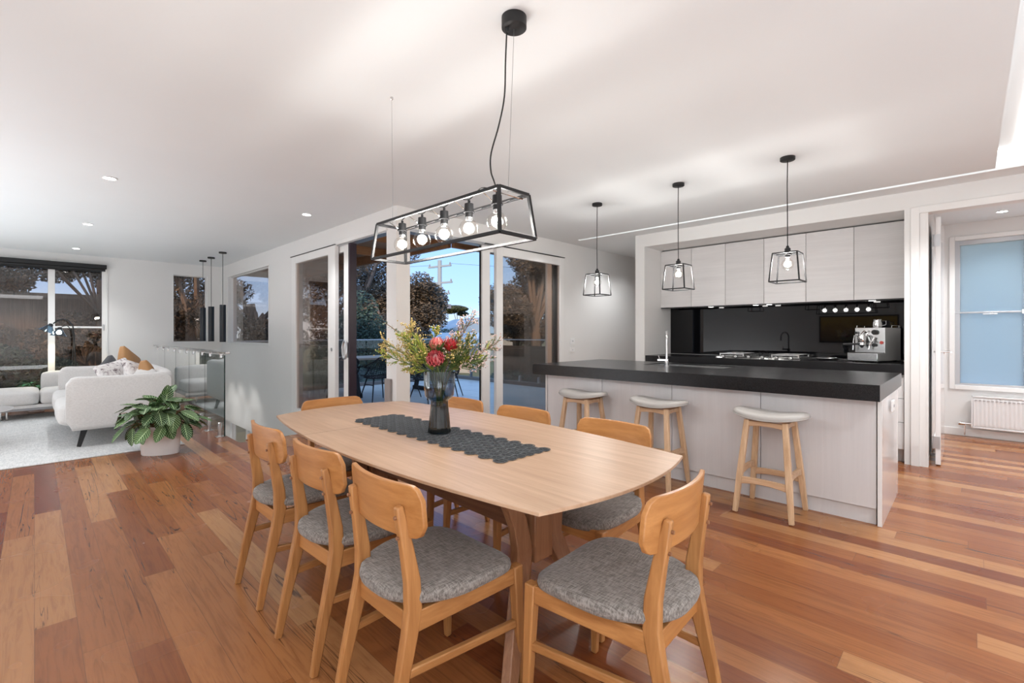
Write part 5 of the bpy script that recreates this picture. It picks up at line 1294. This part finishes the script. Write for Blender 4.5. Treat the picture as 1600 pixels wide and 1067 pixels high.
# hedge below the deck
tree('hedge', 'low dark hedge right behind the deck balustrade', at(800, 13.5, -.9), 1.0, [(0, 0, .55, 1.6, .8, .5), (-2.2, 2.1, .55, 1.6, .8, .5), (1.6, -1.6, .6, 1.3, .8, .5)], 14000, .06, M_TREE2, .05, 50)
struct('paling_fence', B().box(9.9, 3.2, -.9, 10.0, 10.5, .85), M_FENCE, smooth=False)
# power pole
po = thing('power_pole', 'tall grey power pole with crossarms standing beyond the deck', 'power pole', at(687, 34, -.9), rz=R_(10))
obj('shaft', B().lathe((0, 0, 0), [(.19, 0), (.15, 7.4), (0, 7.42)], 12), mat('weathered_pole', (.36, .38, .38), .8), po)
for z, l in ((6.9, 1.1), (5.7, 1.2), (4.9, .95)):
    ca = obj('crossarm', B().box(-.06, -l, z, .06, l, z+.12), mat('weathered_pole', (.3, .3, .3), .8), po)
    for y in (-l+.1, l-.1): obj('insulator', B().lathe((0, y, z+.12), [(.03, 0), (.06, .05), (.04, .16), (0, .18)], 8), M_GREY, ca)
obj('transformer', B().box(.1, -.75, 3.9, .4, -.35, 4.2), M_GREY, po)
obj('wires', B().tube([(0, -1, 7.1), (6, -9, 6.5), (12, -18, 7)], .012, 4).tube([(0, 1, 7.1), (-6, 9, 6.5), (-12, 18, 7)], .012, 4), M_CORD, po)
# neighbouring house
hs = thing('house', 'low neighbouring house with a blue-grey gabled roof right of the power pole', 'house', at(728, 38, -.9), rz=R_(-20))
obj('wall', B().box(-3, -3, 0, 3, 2.6, 2.2), M_BRICK, hs)
obj('roof', B().prism([(-3.4, 2.1), (0, 3.3), (3.4, 2.1)], -3.4, 3.0, lambda a, b_, c: (a, c, b_)), M_ROOF, hs)
obj('window', B().box(-3.04, -1.4, .9, -3.0, .2, 1.8), M_CLEAR, hs)
h2 = thing('house', 'pale neighbouring house with a lighter roof nearer the deck, behind the bouquet', 'house', at(700, 27, -.9), rz=R_(40))
obj('wall', B().box(-2, -1.6, 0, 2, 1.6, 1.5), M_BRICK, h2)
obj('roof', B().prism([(-2.3, 1.45), (0, 2.15), (2.3, 1.45)], -1.9, 1.9, lambda a, b_, c: (a, c, b_)), mat('pale_roof', (.55, .62, .68), .5), h2)
obj('window', B().box(-2.03, -.8, .5, -2.0, .1, 1.1), M_CLEAR, h2)
# garden seen from the living room window
struct('garden_fence', B().box(-8, 17, -.5, 4, 17.1, 2.25), M_FENCE, smooth=False)
GT = 'garden trees outside the living room'
tree('gum_tree', 'spreading tree with fine twigs over the left pane of the garden window', (-1.7, 15.0, -.4), 5.5, blobs(61, 18, 2.3, 3.7, .9, .62), 22000, .055, M_TREE, .16, 62, GT)
tree('gum_tree', 'light tree with open twigs over the right pane of the garden window', (1.2, 16.4, -.4), 5.5, blobs(63, 9, 2.2, 2.9, .6, .5), 7000, .06, M_TREE, .1, 64, GT)
tree('gum_tree', 'thick-limbed gum tree outside the narrow window', (3.0, 14.5, -.9), 5.2, blobs(66, 9, 1.3, 3.0, 1.4, .7), 9000, .06, M_TREE, .22, 67, GT)
tree('gum_tree', 'gum tree with pale sky gaps outside the angled side window', at(392, 15.5, -.9), 5.6, blobs(71, 13, 1.8, 2.6, 1.6, .75), 15000, .07, M_TREE, .25, 70, GT)
tree('garden_shrub', 'tall brown bushy growth before the fence, left part of the garden window', (-2.4, 16.0, -.4), 2.0, blobs(90, 12, 1.9, 1.1, .7, .6), 12000, .05, M_TREE, .06, 91, GT)
tree('garden_shrub', 'thin brown bushy growth before the fence, right part of the garden window', (.9, 16.1, -.4), 2.2, blobs(92, 10, 1.2, 1.3, .8, .5), 7000, .05, M_TREE, .06, 93, GT)
for k, (x, y, z, s_) in enumerate(((-1.5, 13.6, .45, .55), (-.6, 14.4, .6, .65), (.3, 14.2, .4, .5), (2.6, 12.6, .5, .7))):
    tree('garden_shrub', ['blue-green shrub at the left of the lawn outside the garden window', 'rounded shrub near the centre of the garden window', 'low shrub behind the floor lamp outside', 'pale shrub outside the narrow window'][k], (x, y, -.1), .6, [(0, 0, z, s_, s_, s_*.8)], 3000, .05, M_TREE2, .04, 80+k, GT)
